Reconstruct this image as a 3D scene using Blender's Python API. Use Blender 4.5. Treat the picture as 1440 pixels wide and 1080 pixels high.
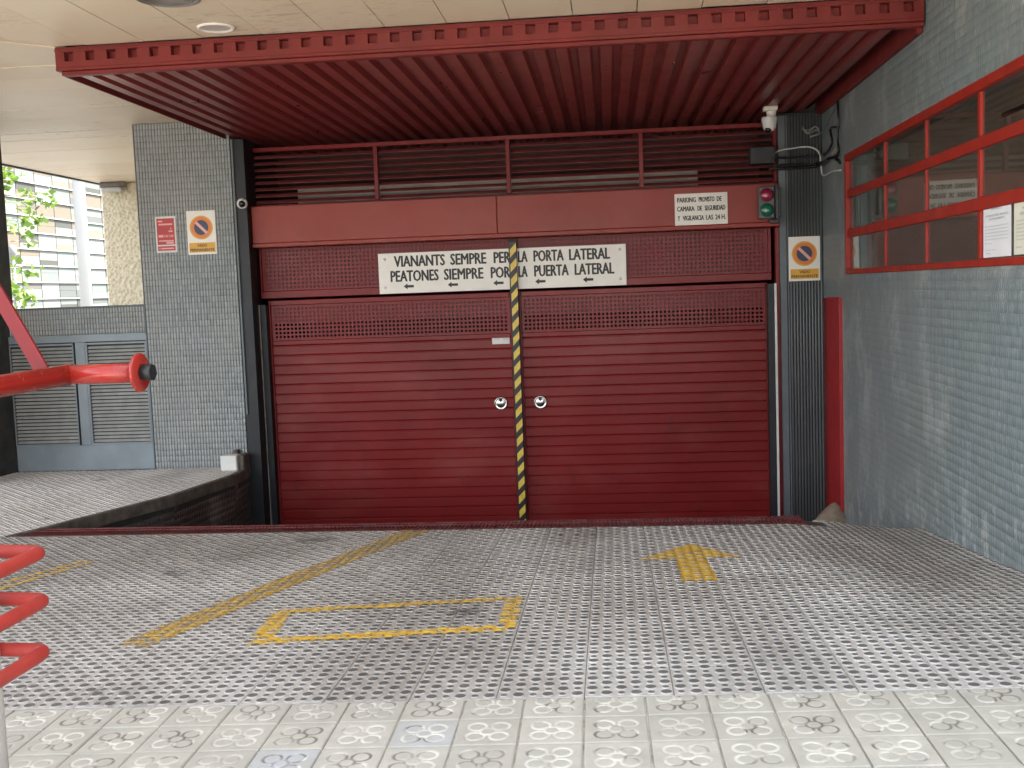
import bpy, bmesh, math, random
import numpy as np
from mathutils import Vector, Matrix
random.seed(7); rng = np.random.default_rng(7)
S = bpy.context.scene
for o in list(bpy.data.objects): bpy.data.objects.remove(o)

# ------------------------------------------------------------ camera, sky, sun, exposure
cd = bpy.data.cameras.new('camera'); cam = bpy.data.objects.new('camera', cd); S.collection.objects.link(cam)
cd.sensor_fit = 'HORIZONTAL'; cd.sensor_width = 36.0; cd.lens = 36.0*1511.81/1440.0
cd.clip_start = 0.05; cd.clip_end = 900
_r = Vector((0.99533769, 0.08908205, -0.03697663)); _u = Vector((0.02899989, 0.08923045, 0.99558874)); _f = Vector((-0.09198852, 0.99201931, -0.08623106))
cam.matrix_world = Matrix(((_r.x, _u.x, -_f.x, 0), (_r.y, _u.y, -_f.y, 0), (_r.z, _u.z, -_f.z, 0), (0, 0, 0, 1)))
S.camera = cam
SUN_EL = math.radians(50); SUN_AZ = math.radians(54)
w = bpy.data.worlds.new('World'); S.world = w; w.use_nodes = True
wn = w.node_tree.nodes; wl = w.node_tree.links; wn.clear()
sky = wn.new('ShaderNodeTexSky'); sky.sky_type = 'NISHITA'; sky.sun_disc = False
sky.sun_elevation = SUN_EL; sky.sun_rotation = SUN_AZ; sky.air_density = 1.0; sky.dust_density = 2.5
hs = wn.new('ShaderNodeHueSaturation'); hs.inputs['Saturation'].default_value = 0.35
bg = wn.new('ShaderNodeBackground'); bg.inputs['Strength'].default_value = 0.15
wo = wn.new('ShaderNodeOutputWorld')
wl.new(sky.outputs[0], hs.inputs['Color']); wl.new(hs.outputs[0], bg.inputs['Color']); wl.new(bg.outputs[0], wo.inputs[0])
sd = bpy.data.lights.new('sun', 'SUN'); sd.energy = 4.6; sd.angle = math.radians(0.5); sd.color = (1.0, 0.95, 0.87)
so = bpy.data.objects.new('sun', sd); S.collection.objects.link(so)
sv = Vector((math.sin(SUN_AZ)*math.cos(SUN_EL), math.cos(SUN_AZ)*math.cos(SUN_EL), math.sin(SUN_EL)))
so.rotation_euler = sv.to_track_quat('Z', 'Y').to_euler(); so.location = (5, -5, 20)
S.view_settings.view_transform = 'Standard'; S.view_settings.look = 'None'
S.view_settings.exposure = 2.76; S.view_settings.gamma = 1.0
S.render.engine = 'CYCLES'
S.cycles.max_bounces = 10; S.cycles.diffuse_bounces = 6; S.cycles.glossy_bounces = 4; S.cycles.transparent_max_bounces = 12
S.cycles.sample_clamp_indirect = 6.0

# ------------------------------------------------------------ node helpers and materials
def nmat(name):
    m = bpy.data.materials.new(name); m.use_nodes = True
    nt = m.node_tree; b = nt.nodes['Principled BSDF']
    return m, nt, b
def noise(nt, vec, scale, detail=4, rough=.55, stretch=None):
    n = nt.nodes.new('ShaderNodeTexNoise'); n.inputs['Scale'].default_value = scale
    n.inputs['Detail'].default_value = detail; n.inputs['Roughness'].default_value = rough
    if stretch:
        mp = nt.nodes.new('ShaderNodeMapping'); mp.inputs['Scale'].default_value = stretch
        nt.links.new(vec, mp.inputs['Vector']); vec = mp.outputs[0]
    nt.links.new(vec, n.inputs['Vector']); return n.outputs['Fac']
def ramp(nt, fac, a, b, ca=(0, 0, 0, 1), cb=(1, 1, 1, 1)):
    r = nt.nodes.new('ShaderNodeValToRGB'); r.color_ramp.elements[0].position = a; r.color_ramp.elements[1].position = b
    r.color_ramp.elements[0].color = ca; r.color_ramp.elements[1].color = cb
    nt.links.new(fac, r.inputs[0]); return r.outputs[0]
def mix(nt, fac, a, b, blend='MIX'):
    n = nt.nodes.new('ShaderNodeMix'); n.data_type = 'RGBA'; n.blend_type = blend
    for k, v in ((0, fac), (6, a), (7, b)):
        if hasattr(v, 'links') or isinstance(v, bpy.types.NodeSocket): nt.links.new(v, n.inputs[k])
        elif k == 0: n.inputs[0].default_value = v
        else: n.inputs[k].default_value = (*v[:3], 1)
    return n.outputs[2]
def mth(nt, op, a, b=None):
    n = nt.nodes.new('ShaderNodeMath'); n.operation = op
    for k, v in ((0, a), (1, b)):
        if v is None: continue
        if isinstance(v, bpy.types.NodeSocket): nt.links.new(v, n.inputs[k])
        else: n.inputs[k].default_value = v
    return n.outputs[0]
def pos(nt): return nt.nodes.new('ShaderNodeNewGeometry').outputs['Position']
def bump(nt, b, h, strength=.3, dist=.002):
    n = nt.nodes.new('ShaderNodeBump'); n.inputs['Strength'].default_value = strength; n.inputs['Distance'].default_value = dist
    nt.links.new(h, n.inputs['Height']); nt.links.new(n.outputs[0], b.inputs['Normal'])
def simple(name, c, rough=.6, metal=0.0, var=.25, scale=6, bumps=.15, bscale=60, dirt=None, dirtamt=.5, spec=.5):
    """painted / plain surface with grain and grime"""
    m, nt, b = nmat(name); p = pos(nt)
    n1 = noise(nt, p, scale); col = mix(nt, ramp(nt, n1, .3, .7), [v*(1-var) for v in c], [min(1, v*(1+var)) for v in c])
    if dirt:
        n2 = noise(nt, p, scale*.45, 6, .7); f = ramp(nt, n2, .5, .72)
        col = mix(nt, mth(nt, 'MULTIPLY', f, dirtamt), col, dirt)
    nt.links.new(col, b.inputs['Base Color'])
    rn = noise(nt, p, scale*2.3, 5); rr = nt.nodes.new('ShaderNodeMapRange'); rr.inputs[3].default_value = max(.02, rough-.12); rr.inputs[4].default_value = min(1, rough+.12)
    nt.links.new(rn, rr.inputs[0]); nt.links.new(rr.outputs[0], b.inputs['Roughness'])
    b.inputs['Metallic'].default_value = metal; b.inputs['Specular IOR Level'].default_value = spec
    if bumps: bump(nt, b, noise(nt, p, bscale, 3), bumps)
    return m
M = {}
def door_red():
    m, nt, b = nmat('slatted_door_red_paint'); p = pos(nt)
    col = mix(nt, ramp(nt, noise(nt, p, 1.3, 4), .3, .7), (.160, .0085, .0090), (.205, .0125, .0125))
    haze = ramp(nt, noise(nt, p, .9, 5, .62, (1, 1, 2.2)), .48, .70); col = mix(nt, mth(nt, 'MULTIPLY', haze, .6), col, (.25, .050, .045))  # pale haze: glossy reflection painted into the red, along with wear
    sc = ramp(nt, noise(nt, p, 3.2, 9, .78, (.7, 1, 5)), .665, .685); sm2 = ramp(nt, noise(nt, p, 1.1, 2), .45, .6)
    col = mix(nt, mth(nt, 'MULTIPLY', mth(nt, 'MULTIPLY', sc, sm2), .7), col, (.42, .16, .14))
    gr = ramp(nt, noise(nt, p, 6, 7, .7, (1, 1, .5)), .56, .70); col = mix(nt, mth(nt, 'MULTIPLY', gr, .4), col, (.085, .012, .012))
    nt.links.new(col, b.inputs['Base Color']); b.inputs['Specular IOR Level'].default_value = .28
    rr = nt.nodes.new('ShaderNodeMapRange'); rr.inputs[3].default_value = .22; rr.inputs[4].default_value = .48
    nt.links.new(noise(nt, p, 2.2, 6, .65), rr.inputs[0]); nt.links.new(rr.outputs[0], b.inputs['Roughness'])
    bump(nt, b, noise(nt, p, 3.5, 3), .5, .004); return m
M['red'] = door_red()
M['redbeam'] = simple('faded_red_paint', (.28, .038, .027), .42, var=.12, scale=1.4, bumps=.10, bscale=3, dirt=(.34, .075, .052), dirtamt=.6, spec=.35)
M['redcanopy'] = simple('canopy_red_paint', (.180, .023, .020), .5, var=.15, scale=3, bumps=.1, dirt=(.15, .045, .038), dirtamt=.4, spec=.3)
M['redribs'] = simple('ribbed_sheet_red_paint', (.235, .036, .034), .32, var=.10, scale=2, bumps=0, dirt=(.16, .050, .045), dirtamt=.4, spec=.45)
M['redwindow'] = simple('window_frame_red_paint', (.33, .024, .014), .45, var=.15, scale=5, bumps=.1, dirt=(.22, .04, .03), dirtamt=.35, spec=.3)
M['redgloss'] = simple('glossy_red_enamel', (.30, .022, .016), .25, var=.06, scale=8, bumps=0, dirt=(.22, .03, .022), dirtamt=.5, spec=.5)
M['redhoop'] = simple('chalky_red_enamel', (.35, .036, .028), .5, var=.12, scale=12, dirt=(.26, .07, .055), dirtamt=.5, spec=.35)
M['redpanel'] = simple('side_door_red_paint', (.36, .015, .016), .45, var=.06, scale=3)
M['darkred'] = simple('dark_red_steel', (.065, .012, .014), .6, var=.3, scale=9)
M['gratered'] = simple('grate_dusty_red_steel', (.15, .024, .024), .6, var=.4, scale=14, dirt=(.15, .10, .085), dirtamt=.8)
M['black'] = simple('black_rubber', (.009, .010, .012), .5, var=.3)
M['blackgloss'] = simple('black_plastic', (.012, .012, .013), .3, var=.2)
M['white'] = simple('white_paint', (.72, .71, .68), .4, var=.06, dirt=(.5, .48, .43), dirtamt=.4)
M['strutshade'] = simple('barrier_strut_shaded_red', (.17, .011, .012), .4, var=.1, scale=10, dirt=(.12, .02, .018), dirtamt=.5, spec=.3)  # barrier red with its base darkened to imitate the strut's shaded face
M['poleswhite'] = simple('white_pole_paint', (.36, .37, .37), .5, var=.04, scale=1)
M['whiteplastic'] = simple('white_plastic', (.70, .69, .66), .35, var=.04)
M['sign'] = simple('sign_off_white', (.86, .81, .73), .4, var=.04, scale=5, dirt=(.66, .58, .49), dirtamt=.3)
M['ink'] = simple('black_lettering', (.018, .017, .017), .5, var=.1)
M['signred'] = simple('sign_red', (.48, .03, .03), .4, var=.08)
M['signpink'] = simple('sign_pink_print', (.75, .38, .35), .45, var=.08)
M['orange'] = simple('sign_orange', (.72, .20, .035), .4, var=.08)
M['yellow'] = simple('sign_yellow', (.74, .37, .03), .4, var=.08)
M['navy'] = simple('sign_navy', (.035, .045, .08), .4, var=.1)
M['tapeyellow'] = simple('tape_yellow', (.72, .50, .07), .4, var=.12, scale=20)
M['tapeblack'] = simple('tape_black', (.02, .017, .017), .45, var=.2)
M['chrome'] = simple('worn_chrome', (.62, .60, .57), .22, metal=1, var=.1, bumps=.05)
M['bluegrey'] = simple('blue_grey_painted_metal', (.25, .29, .315), .42, var=.12, scale=4, bumps=.1, dirt=(.30, .31, .30), dirtamt=.4)
M['slatlight'] = simple('louvre_slat_paint', (.36, .36, .34), .45, var=.15, scale=12)
M['darkgrey'] = simple('dark_grey_render', (.050, .050, .048), .8, var=.35, scale=7)
M['trimgrey'] = simple('grey_painted_trim', (.13, .15, .16), .5, var=.1)
M['cement'] = simple('dirty_cement', (.10, .088, .072), .85, var=.4, scale=12, bumps=.5)
M['mound'] = simple('ochre_cement_patch', (.28, .22, .155), .9, var=.25, scale=20, bumps=.5)
M['mortar'] = simple('tile_joint_mortar', (.25, .24, .22), .95, var=.3, scale=18, bumps=.4)
M['interior'] = simple('garage_interior_wall', (.035, .030, .028), .9, var=.3)
M['roomwall'] = simple('office_room_wall', (.42, .37, .32), .8, var=.2, scale=2)
M['beam'] = simple('pale_duct', (.42, .38, .33), .6, var=.15, scale=5)
M['plaza'] = simple('grey_street_paving', (.16, .155, .145), .9, var=.2, scale=3)
M['slab'] = simple('pale_street_paving', (.66, .62, .54), .9, var=.15, scale=3)
M['road'] = simple('asphalt', (.055, .055, .055), .85, var=.3, scale=30, bumps=.5)
M['buildmass'] = simple('building_render', (.35, .32, .28), .8, var=.1, scale=.6)
M['lens'] = simple('dark_lens', (.01, .01, .012), .08, var=.1, bumps=0)
M['downlight'] = simple('frosted_lamp_glass', (.62, .58, .52), .35, var=.04)
M['mesh_grey'] = simple('grey_perforated_metal', (.20, .18, .165), .5, var=.3)
M['housing'] = simple('traffic_light_housing', (.12, .12, .11), .55, var=.15)
M['paper'] = simple('white_paper', (.78, .79, .82), .8, var=.03)
M['papercream'] = simple('cream_paper', (.72, .72, .60), .8, var=.03)
M['inkgrey'] = simple('faded_print', (.32, .32, .34), .8, var=.1)
M['pipe'] = simple('grey_conduit', (.16, .16, .15), .5, var=.2)
M['cablewhite'] = simple('white_cable', (.62, .60, .56), .5, var=.1)
M['postwhite'] = simple('pale_grey_post', (.55, .54, .52), .5, var=.12, dirt=(.3, .28, .25), dirtamt=.5)

def lens_mat(name, c):
    m, nt, b = nmat(name); b.inputs['Base Color'].default_value = (*c, 1); b.inputs['Roughness'].default_value = .12
    b.inputs['Coat Weight'].default_value = .6; return m
M['redlens'] = lens_mat('red_signal_lens', (.30, .010, .045)); M['greenlens'] = lens_mat('green_signal_lens', (.008, .13, .075))

def soffit_mat():
    m, nt, b = nmat('cream_soffit_board'); p = pos(nt)
    oi = nt.nodes.new('ShaderNodeObjectInfo').outputs['Random']
    base = mix(nt, oi, (.78, .625, .44), (.84, .685, .50))
    base = mix(nt, ramp(nt, noise(nt, p, 1.1, 3), .35, .7), base, (.84, .72, .55))
    fl = noise(nt, p, 7.5, 7, .72, (1, 2.6, 1)); msk = noise(nt, p, .8, 2)
    f = mth(nt, 'MULTIPLY', ramp(nt, fl, .54, .58), ramp(nt, msk, .47, .60))
    col = mix(nt, mth(nt, 'MULTIPLY', f, .55), base, (.50, .38, .27))
    f2 = mth(nt, 'MULTIPLY', ramp(nt, noise(nt, p, 11, 6, .7), .57, .62), ramp(nt, msk, .45, .6))
    col = mix(nt, mth(nt, 'MULTIPLY', f2, .6), col, (.80, .72, .60))
    nt.links.new(col, b.inputs['Base Color']); b.inputs['Roughness'].default_value = .5
    bump(nt, b, fl, .35, .004); return m
M['soffit'] = soffit_mat()

def mosaic_mat(name, c, worn, wornamt, lo=.46, hi=.62, rough=.42, salts=False):
    m, nt, b = nmat(name); p = pos(nt)
    ri = nt.nodes.new('ShaderNodeNewGeometry').outputs['Random Per Island']
    col = mix(nt, ri, [v*.84 for v in c], [v*1.16 for v in c])
    col = mix(nt, ramp(nt, noise(nt, p, .9, 3), .35, .68), col, [c[0]*1.10, c[1]*1.02, c[2]*.93], 'MIX')
    s1 = noise(nt, p, 2.6, 8, .72, (1, 1, .7)); s2 = noise(nt, p, 1.3, 3, .5)
    f = mth(nt, 'MULTIPLY', ramp(nt, s1, lo, hi), ramp(nt, s2, .42, .62))
    col = mix(nt, mth(nt, 'MULTIPLY', f, wornamt), col, worn)
    s3 = noise(nt, p, 24, 4, .6); f3 = mth(nt, 'MULTIPLY', ramp(nt, s3, .60, .68), ramp(nt, s1, .42, .6))
    col = mix(nt, mth(nt, 'MULTIPLY', f3, wornamt*.8), col, [min(1, v*1.35) for v in worn])
    if salts:      # crusty white deposit along the foot of the wall and drips under the window ledge
        sp = nt.nodes.new('ShaderNodeSeparateXYZ'); nt.links.new(p, sp.inputs[0])
        t = mth(nt, 'ADD', mth(nt, 'ADD', sp.outputs[2], 1.38), mth(nt, 'MULTIPLY', mth(nt, 'SUBTRACT', sp.outputs[1], 5.4), .155))
        foot = ramp(nt, t, .0, .42, (1, 1, 1, 1), (0, 0, 0, 1))
        f4 = mth(nt, 'MULTIPLY', foot, ramp(nt, noise(nt, p, 9, 8, .75, (1, 1, .6)), .52, .60)); col = mix(nt, mth(nt, 'MULTIPLY', f4, .5), col, (.58, .57, .53))
        led = mth(nt, 'MULTIPLY', ramp(nt, sp.outputs[2], -.62, -.02), mth(nt, 'SUBTRACT', 1.0, ramp(nt, sp.outputs[2], .0, .03)))
        f5 = mth(nt, 'MULTIPLY', led, ramp(nt, noise(nt, p, 8, 5, .6, (1, 1, .10)), .52, .66)); col = mix(nt, mth(nt, 'MULTIPLY', f5, .4), col, (.50, .51, .48))
    nt.links.new(col, b.inputs['Base Color']); b.inputs['Roughness'].default_value = rough
    bump(nt, b, noise(nt, p, 45, 4), .35, .002); return m
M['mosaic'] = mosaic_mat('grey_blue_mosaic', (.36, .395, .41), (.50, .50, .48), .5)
M['mosaicback'] = simple('mosaic_grout', (.17, .17, .165), .8, var=.3, scale=8)
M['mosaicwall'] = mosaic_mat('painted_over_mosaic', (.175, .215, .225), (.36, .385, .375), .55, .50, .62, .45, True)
M['wallback'] = mosaic_mat('painted_over_mosaic_joint', (.22, .255, .26), (.46, .47, .45), .7, .46, .58, .6, True)
M['flute'] = mosaic_mat('dark_fluted_mosaic', (.10, .11, .115), (.16, .16, .155), .4)
M['fluteback'] = simple('dark_flute_joint', (.03, .033, .035), .8, var=.2)
M['wedge'] = mosaic_mat('grimy_mosaic', (.055, .055, .052), (.20, .185, .16), .7, .48, .62)

def stone_mat():
    m, nt, b = nmat('pale_pebbledash'); p = pos(nt)
    v = nt.nodes.new('ShaderNodeTexVoronoi'); v.inputs['Scale'].default_value = 22; nt.links.new(p, v.inputs['Vector'])
    col = mix(nt, ramp(nt, v.outputs['Distance'], .1, .7), (.50, .42, .28), (.66, .58, .42))
    nt.links.new(col, b.inputs['Base Color']); b.inputs['Roughness'].default_value = .9
    bump(nt, b, v.outputs['Distance'], .8, .02); return m
M['stone'] = stone_mat()

def ramp_mat(name, a, bb, dust, dustamt):
    m, nt, b = nmat(name); p = pos(nt)
    oi = nt.nodes.new('ShaderNodeObjectInfo').outputs['Random']
    base = mix(nt, oi, [v*.93 for v in a], [v*1.07 for v in a])
    big = ramp(nt, noise(nt, p, .75, 4, .6), .36, .66)
    base = mix(nt, mth(nt, 'MULTIPLY', big, .6), base, bb)
    # tyre lane grime, built up where cars run down the two lanes
    n3 = noise(nt, p, 1.0, 3, .6, (1.4, .35, 1)); base = mix(nt, mth(nt, 'MULTIPLY', ramp(nt, n3, .42, .72), .5), base, [v*.6 for v in bb])
    sp = noise(nt, p, 30, 6, .7); base = mix(nt, mth(nt, 'MULTIPLY', ramp(nt, sp, .5, .66), dustamt), base, dust)
    gr2 = noise(nt, p, 5.5, 8, .75); base = mix(nt, mth(nt, 'MULTIPLY', ramp(nt, gr2, .52, .70), .25), base, [v*.5 for v in bb])
    st = noise(nt, p, 2.4, 4, .6); base = mix(nt, mth(nt, 'MULTIPLY', ramp(nt, st, .66, .70), .6), base, (.05, .05, .052))
    nt.links.new(base, b.inputs['Base Color']); b.inputs['Roughness'].default_value = .7
    bump(nt, b, noise(nt, p, 130, 4, .6), .5, .0015); return m
M['ramptile'] = ramp_mat('studded_cement_tile', (.52, .50, .465), (.27, .235, .195), (.66, .64, .61), .40)
M['stud'] = ramp_mat('tyre_polished_stud', (.135, .13, .122), (.070, .060, .050), (.27, .255, .235), .45)
M['studlight'] = ramp_mat('dusty_stud', (.40, .385, .36), (.30, .275, .24), (.55, .53, .50), .5)
M['walktile'] = ramp_mat('pale_studded_tile', (.68, .65, .61), (.50, .46, .41), (.76, .74, .71), .6)

def panot_mat():
    m, nt, b = nmat('flower_paving_cement'); p = pos(nt)
    oi = nt.nodes.new('ShaderNodeObjectInfo').outputs['Random']
    base = mix(nt, oi, (.42, .40, .34), (.50, .475, .405))
    gs = ramp(nt, oi, .93, .94); base = mix(nt, gs, base, (.42, .435, .44))
    base = mix(nt, ramp(nt, noise(nt, p, 9, 6, .65), .35, .72), base, (.36, .345, .295))
    sp = noise(nt, p, 120, 5, .6); base = mix(nt, mth(nt, 'MULTIPLY', ramp(nt, sp, .52, .68), .35), base, (.36, .35, .31))
    at = nt.nodes.new('ShaderNodeAttribute'); at.attribute_name = 'groove'
    d = noise(nt, p, 7.0, 2, .5); dark = ramp(nt, d, .50, .55)
    wear = mth(nt, 'MULTIPLY', ramp(nt, noise(nt, p, 11, 4, .6), .34, .56), ramp(nt, oi, .0, .22, (.35, .35, .35, 1)))
    gc = mix(nt, dark, (.66, .635, .56), (.15, .135, .11))
    base = mix(nt, mth(nt, 'MULTIPLY', at.outputs['Fac'], wear), base, gc)
    nt.links.new(base, b.inputs['Base Color']); b.inputs['Roughness'].default_value = .75
    bump(nt, b, sp, .35, .001); return m
M['panot'] = panot_mat()
M['joint'] = simple('sandy_joint', (.60, .57, .49), .95, var=.35, scale=9, bumps=.4, dirt=(.12, .105, .085), dirtamt=1.0)

def paint_mat():
    m, nt, b = nmat('worn_yellow_road_paint'); p = pos(nt)
    col = mix(nt, ramp(nt, noise(nt, p, 16, 5), .35, .65), (.56, .33, .04), (.68, .44, .06))
    wr = noise(nt, p, 55, 6, .7)
    at = nt.nodes.new('ShaderNodeAttribute'); at.attribute_name = 'wear'
    f = mth(nt, 'ADD', wr, mth(nt, 'MULTIPLY', at.outputs['Fac'], .5))
    k = ramp(nt, f, .62, .72)
    col = mix(nt, k, col, (.22, .19, .15)); nt.links.new(col, b.inputs['Base Color']); b.inputs['Roughness'].default_value = .6
    # paint that has flaked off entirely shows the tile below
    tr = nt.nodes.new('ShaderNodeBsdfTransparent'); mx = nt.nodes.new('ShaderNodeMixShader')
    nt.links.new(ramp(nt, f, .74, .80), mx.inputs[0]); nt.links.new(b.outputs[0], mx.inputs[1]); nt.links.new(tr.outputs[0], mx.inputs[2])
    nt.links.new(mx.outputs[0], nt.nodes['Material Output'].inputs[0]); return m
M['paint'] = paint_mat()

def glass_mat(name, tint=(.86, .87, .85), refl=.11):
    m, nt, b = nmat(name); nt.nodes.remove(b)
    tr = nt.nodes.new('ShaderNodeBsdfTransparent'); tr.inputs[0].default_value = (*tint, 1)
    gl = nt.nodes.new('ShaderNodeBsdfGlossy'); gl.inputs['Roughness'].default_value = .015
    lw = nt.nodes.new('ShaderNodeFresnel'); lw.inputs[0].default_value = 1.5
    mx = nt.nodes.new('ShaderNodeMixShader')
    bf = nt.nodes.new('ShaderNodeNewGeometry').outputs['Backfacing']
    nt.links.new(mth(nt, 'MULTIPLY', mth(nt, 'ADD', lw.outputs[0], refl), mth(nt, 'SUBTRACT', 1.0, bf)), mx.inputs[0]); nt.links.new(tr.outputs[0], mx.inputs[1]); nt.links.new(gl.outputs[0], mx.inputs[2])
    nt.links.new(mx.outputs[0], nt.nodes['Material Output'].inputs[0]); return m
M['glass'] = glass_mat('window_glass')

def pane_mat():
    m, nt, b = nmat('tinted_facade_glass'); oi = nt.nodes.new('ShaderNodeObjectInfo').outputs['Random']
    r = nt.nodes.new('ShaderNodeValToRGB'); r.color_ramp.interpolation = 'CONSTANT'
    cols = [tuple(v*.19 for v in c) for c in [(.55, .58, .56), (.34, .37, .36), (.62, .66, .60), (.46, .52, .50), (.60, .54, .40), (.22, .23, .21), (.66, .70, .68), (.48, .42, .33), (.52, .62, .58), (.38, .36, .33)]]
    e = r.color_ramp.elements
    e[0].position = 0; e[0].color = (*cols[0], 1); e[1].position = .1; e[1].color = (*cols[1], 1)
    for i in range(2, 10): x = e.new(i*.1); x.color = (*cols[i], 1)
    nt.links.new(oi, r.inputs[0]); nt.links.new(r.outputs[0], b.inputs['Base Color'])
    b.inputs['Roughness'].default_value = .55; b.inputs['Specular IOR Level'].default_value = .08; return m
M['pane'] = pane_mat()
M['facadewhite'] = simple('white_facade_metal', (.165, .17, .165), .4, var=.04, scale=1)
M['facadedark'] = simple('facade_joint_grey', (.06, .063, .06), .5, var=.1, scale=1)
def leaf_mat():
    m, nt, b = nmat('fresh_green_leaf'); ri = nt.nodes.new('ShaderNodeNewGeometry').outputs['Random Per Island']
    c = mix(nt, ri, (.055, .115, .012), (.12, .19, .025)); nt.links.new(c, b.inputs['Base Color']); b.inputs['Roughness'].default_value = .5
    t = nt.nodes.new('ShaderNodeBsdfTranslucent'); nt.links.new(c, t.inputs[0]); mx = nt.nodes.new('ShaderNodeMixShader'); mx.inputs[0].default_value = .45
    nt.links.new(b.outputs[0], mx.inputs[1]); nt.links.new(t.outputs[0], mx.inputs[2]); nt.links.new(mx.outputs[0], nt.nodes['Material Output'].inputs[0]); return m
M['leaf'] = leaf_mat()
M['bark'] = simple('grey_bark', (.20, .17, .13), .9, var=.3, scale=12, bumps=.6)

# ------------------------------------------------------------ mesh helpers
ORG = {}
def link(o): S.collection.objects.link(o); return o
def place(o, parent, origin):
    po = ORG[parent.name] if parent is not None else Vector((0, 0, 0))
    ORG[o.name] = Vector(origin)
    if parent is not None: o.parent = parent
    o.location = Vector(origin) - po
def thing(name, label, cat, loc, group=None):
    o = link(bpy.data.objects.new(name, None)); o.empty_display_size = .2
    ORG[o.name] = Vector(loc); o.location = loc; o['label'] = label; o['category'] = cat
    if group: o['group'] = group
    return o
def tag(o, label=None, cat=None, group=None, kind=None):
    for k, v in (('label', label), ('category', cat), ('group', group), ('kind', kind)):
        if v: o[k] = v
    return o
class MB:
    def __init__(s): s.v = []; s.f = []; s.m = []; s.sm = []
    def add(s, vs, fs, mi=0, smooth=False):
        b = len(s.v); s.v += [tuple(v) for v in vs]; s.f += [tuple(b+i for i in f) for f in fs]; s.m += [mi]*len(fs); s.sm += [smooth]*len(fs); return s
    def box(s, x0, x1, y0, y1, z0, z1, mi=0):
        v = [(x, y, z) for z in (z0, z1) for y in (y0, y1) for x in (x0, x1)]
        return s.add(v, [(0, 2, 3, 1), (4, 5, 7, 6), (0, 1, 5, 4), (2, 6, 7, 3), (0, 4, 6, 2), (1, 3, 7, 5)], mi)
    def cbox(s, x0, x1, y0, y1, z0, z1, c=.004, mi=0):
        """box with chamfered edges"""
        bm = bmesh.new(); bmesh.ops.create_cube(bm, size=1)
        for v in bm.verts: v.co = Vector(((x0+x1)/2+v.co.x*(x1-x0), (y0+y1)/2+v.co.y*(y1-y0), (z0+z1)/2+v.co.z*(z1-z0)))
        bmesh.ops.bevel(bm, geom=bm.edges[:], offset=min(c, .45*min(x1-x0, y1-y0, z1-z0)), segments=1, affect='EDGES')
        s.add([v.co[:] for v in bm.verts], [[v.index for v in f.verts] for f in bm.faces], mi); bm.free(); return s
    def prism(s, poly, a, b, axis='X', mi=0):
        """poly of 2-D points extruded along axis from a to b"""
        n = len(poly); vs = []
        for t in (a, b):
            for p, q in poly: vs.append({'X': (t, p, q), 'Y': (p, t, q), 'Z': (p, q, t)}[axis])
        fs = [(i, (i+1) % n, n+(i+1) % n, n+i) for i in range(n)] + [tuple(range(n))[::-1], tuple(range(n, 2*n))]
        return s.add(vs, fs, mi)
    def cyl(s, p0, p1, r0, r1=None, n=16, mi=0, caps=True):
        r1 = r0 if r1 is None else r1; p0 = Vector(p0); p1 = Vector(p1); d = (p1-p0).normalized()
        a = d.orthogonal().normalized(); b = d.cross(a); vs = []
        for p, r in ((p0, r0), (p1, r1)):
            for i in range(n): t = 2*math.pi*i/n; vs.append(p+a*r*math.cos(t)+b*r*math.sin(t))
        s.add(vs, [(i, (i+1) % n, n+(i+1) % n, n+i) for i in range(n)], mi, True)
        if caps:
            k = len(s.v)-2*n; s.f += [tuple(k+i for i in range(n))[::-1], tuple(k+n+i for i in range(n))]; s.m += [mi]*2; s.sm += [False]*2
        return s
    def tube(s, pts, r, n=10, mi=0, closed=False, rf=None):
        pts = [Vector(p) for p in pts]; k = len(pts); b0 = len(s.v); a = None
        for i, p in enumerate(pts):
            if closed: d = pts[(i+1) % k]-pts[i-1]
            else: d = pts[min(i+1, k-1)]-pts[max(i-1, 0)]
            d.normalize()
            if a is None: a = d.orthogonal().normalized()
            a = (a-d*a.dot(d)).normalized(); b = d.cross(a); rr = rf(i/(k-1)) if rf else r
            for j in range(n): t = 2*math.pi*j/n; s.v.append(tuple(p+a*rr*math.cos(t)+b*rr*math.sin(t)))
        for i in range(k if closed else k-1):
            for j in range(n):
                i2 = (i+1) % k; s.f.append((b0+i*n+j, b0+i*n+(j+1) % n, b0+i2*n+(j+1) % n, b0+i2*n+j)); s.m.append(mi); s.sm.append(True)
        if not closed:
            s.f.append(tuple(b0+j for j in range(n))[::-1]); s.f.append(tuple(b0+(k-1)*n+j for j in range(n))); s.m += [mi]*2; s.sm += [False]*2
        return s
    def lathe(s, c, prof, axis=(0, 0, 1), n=24, mi=0):
        """prof = [(radius, height along axis)]"""
        d = Vector(axis).normalized(); a = d.orthogonal().normalized(); b = d.cross(a); c = Vector(c); b0 = len(s.v); k = len(prof)
        for r, h in prof:
            for j in range(n): t = 2*math.pi*j/n; s.v.append(tuple(c+d*h+a*r*math.cos(t)+b*r*math.sin(t)))
        for i in range(k-1):
            for j in range(n): s.f.append((b0+i*n+j, b0+i*n+(j+1) % n, b0+(i+1)*n+(j+1) % n, b0+(i+1)*n+j)); s.m.append(mi); s.sm.append(True)
        return s
    def mesh(s, name, mats, org=(0, 0, 0)):
        me = bpy.data.meshes.new(name); o = Vector(org)
        me.from_pydata([(v[0]-o.x, v[1]-o.y, v[2]-o.z) for v in s.v], [], s.f)
        for m in (mats if isinstance(mats, (list, tuple)) else [mats]): me.materials.append(m)
        me.polygons.foreach_set('material_index', s.m); me.polygons.foreach_set('use_smooth', s.sm)
        me.validate(); return me
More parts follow.
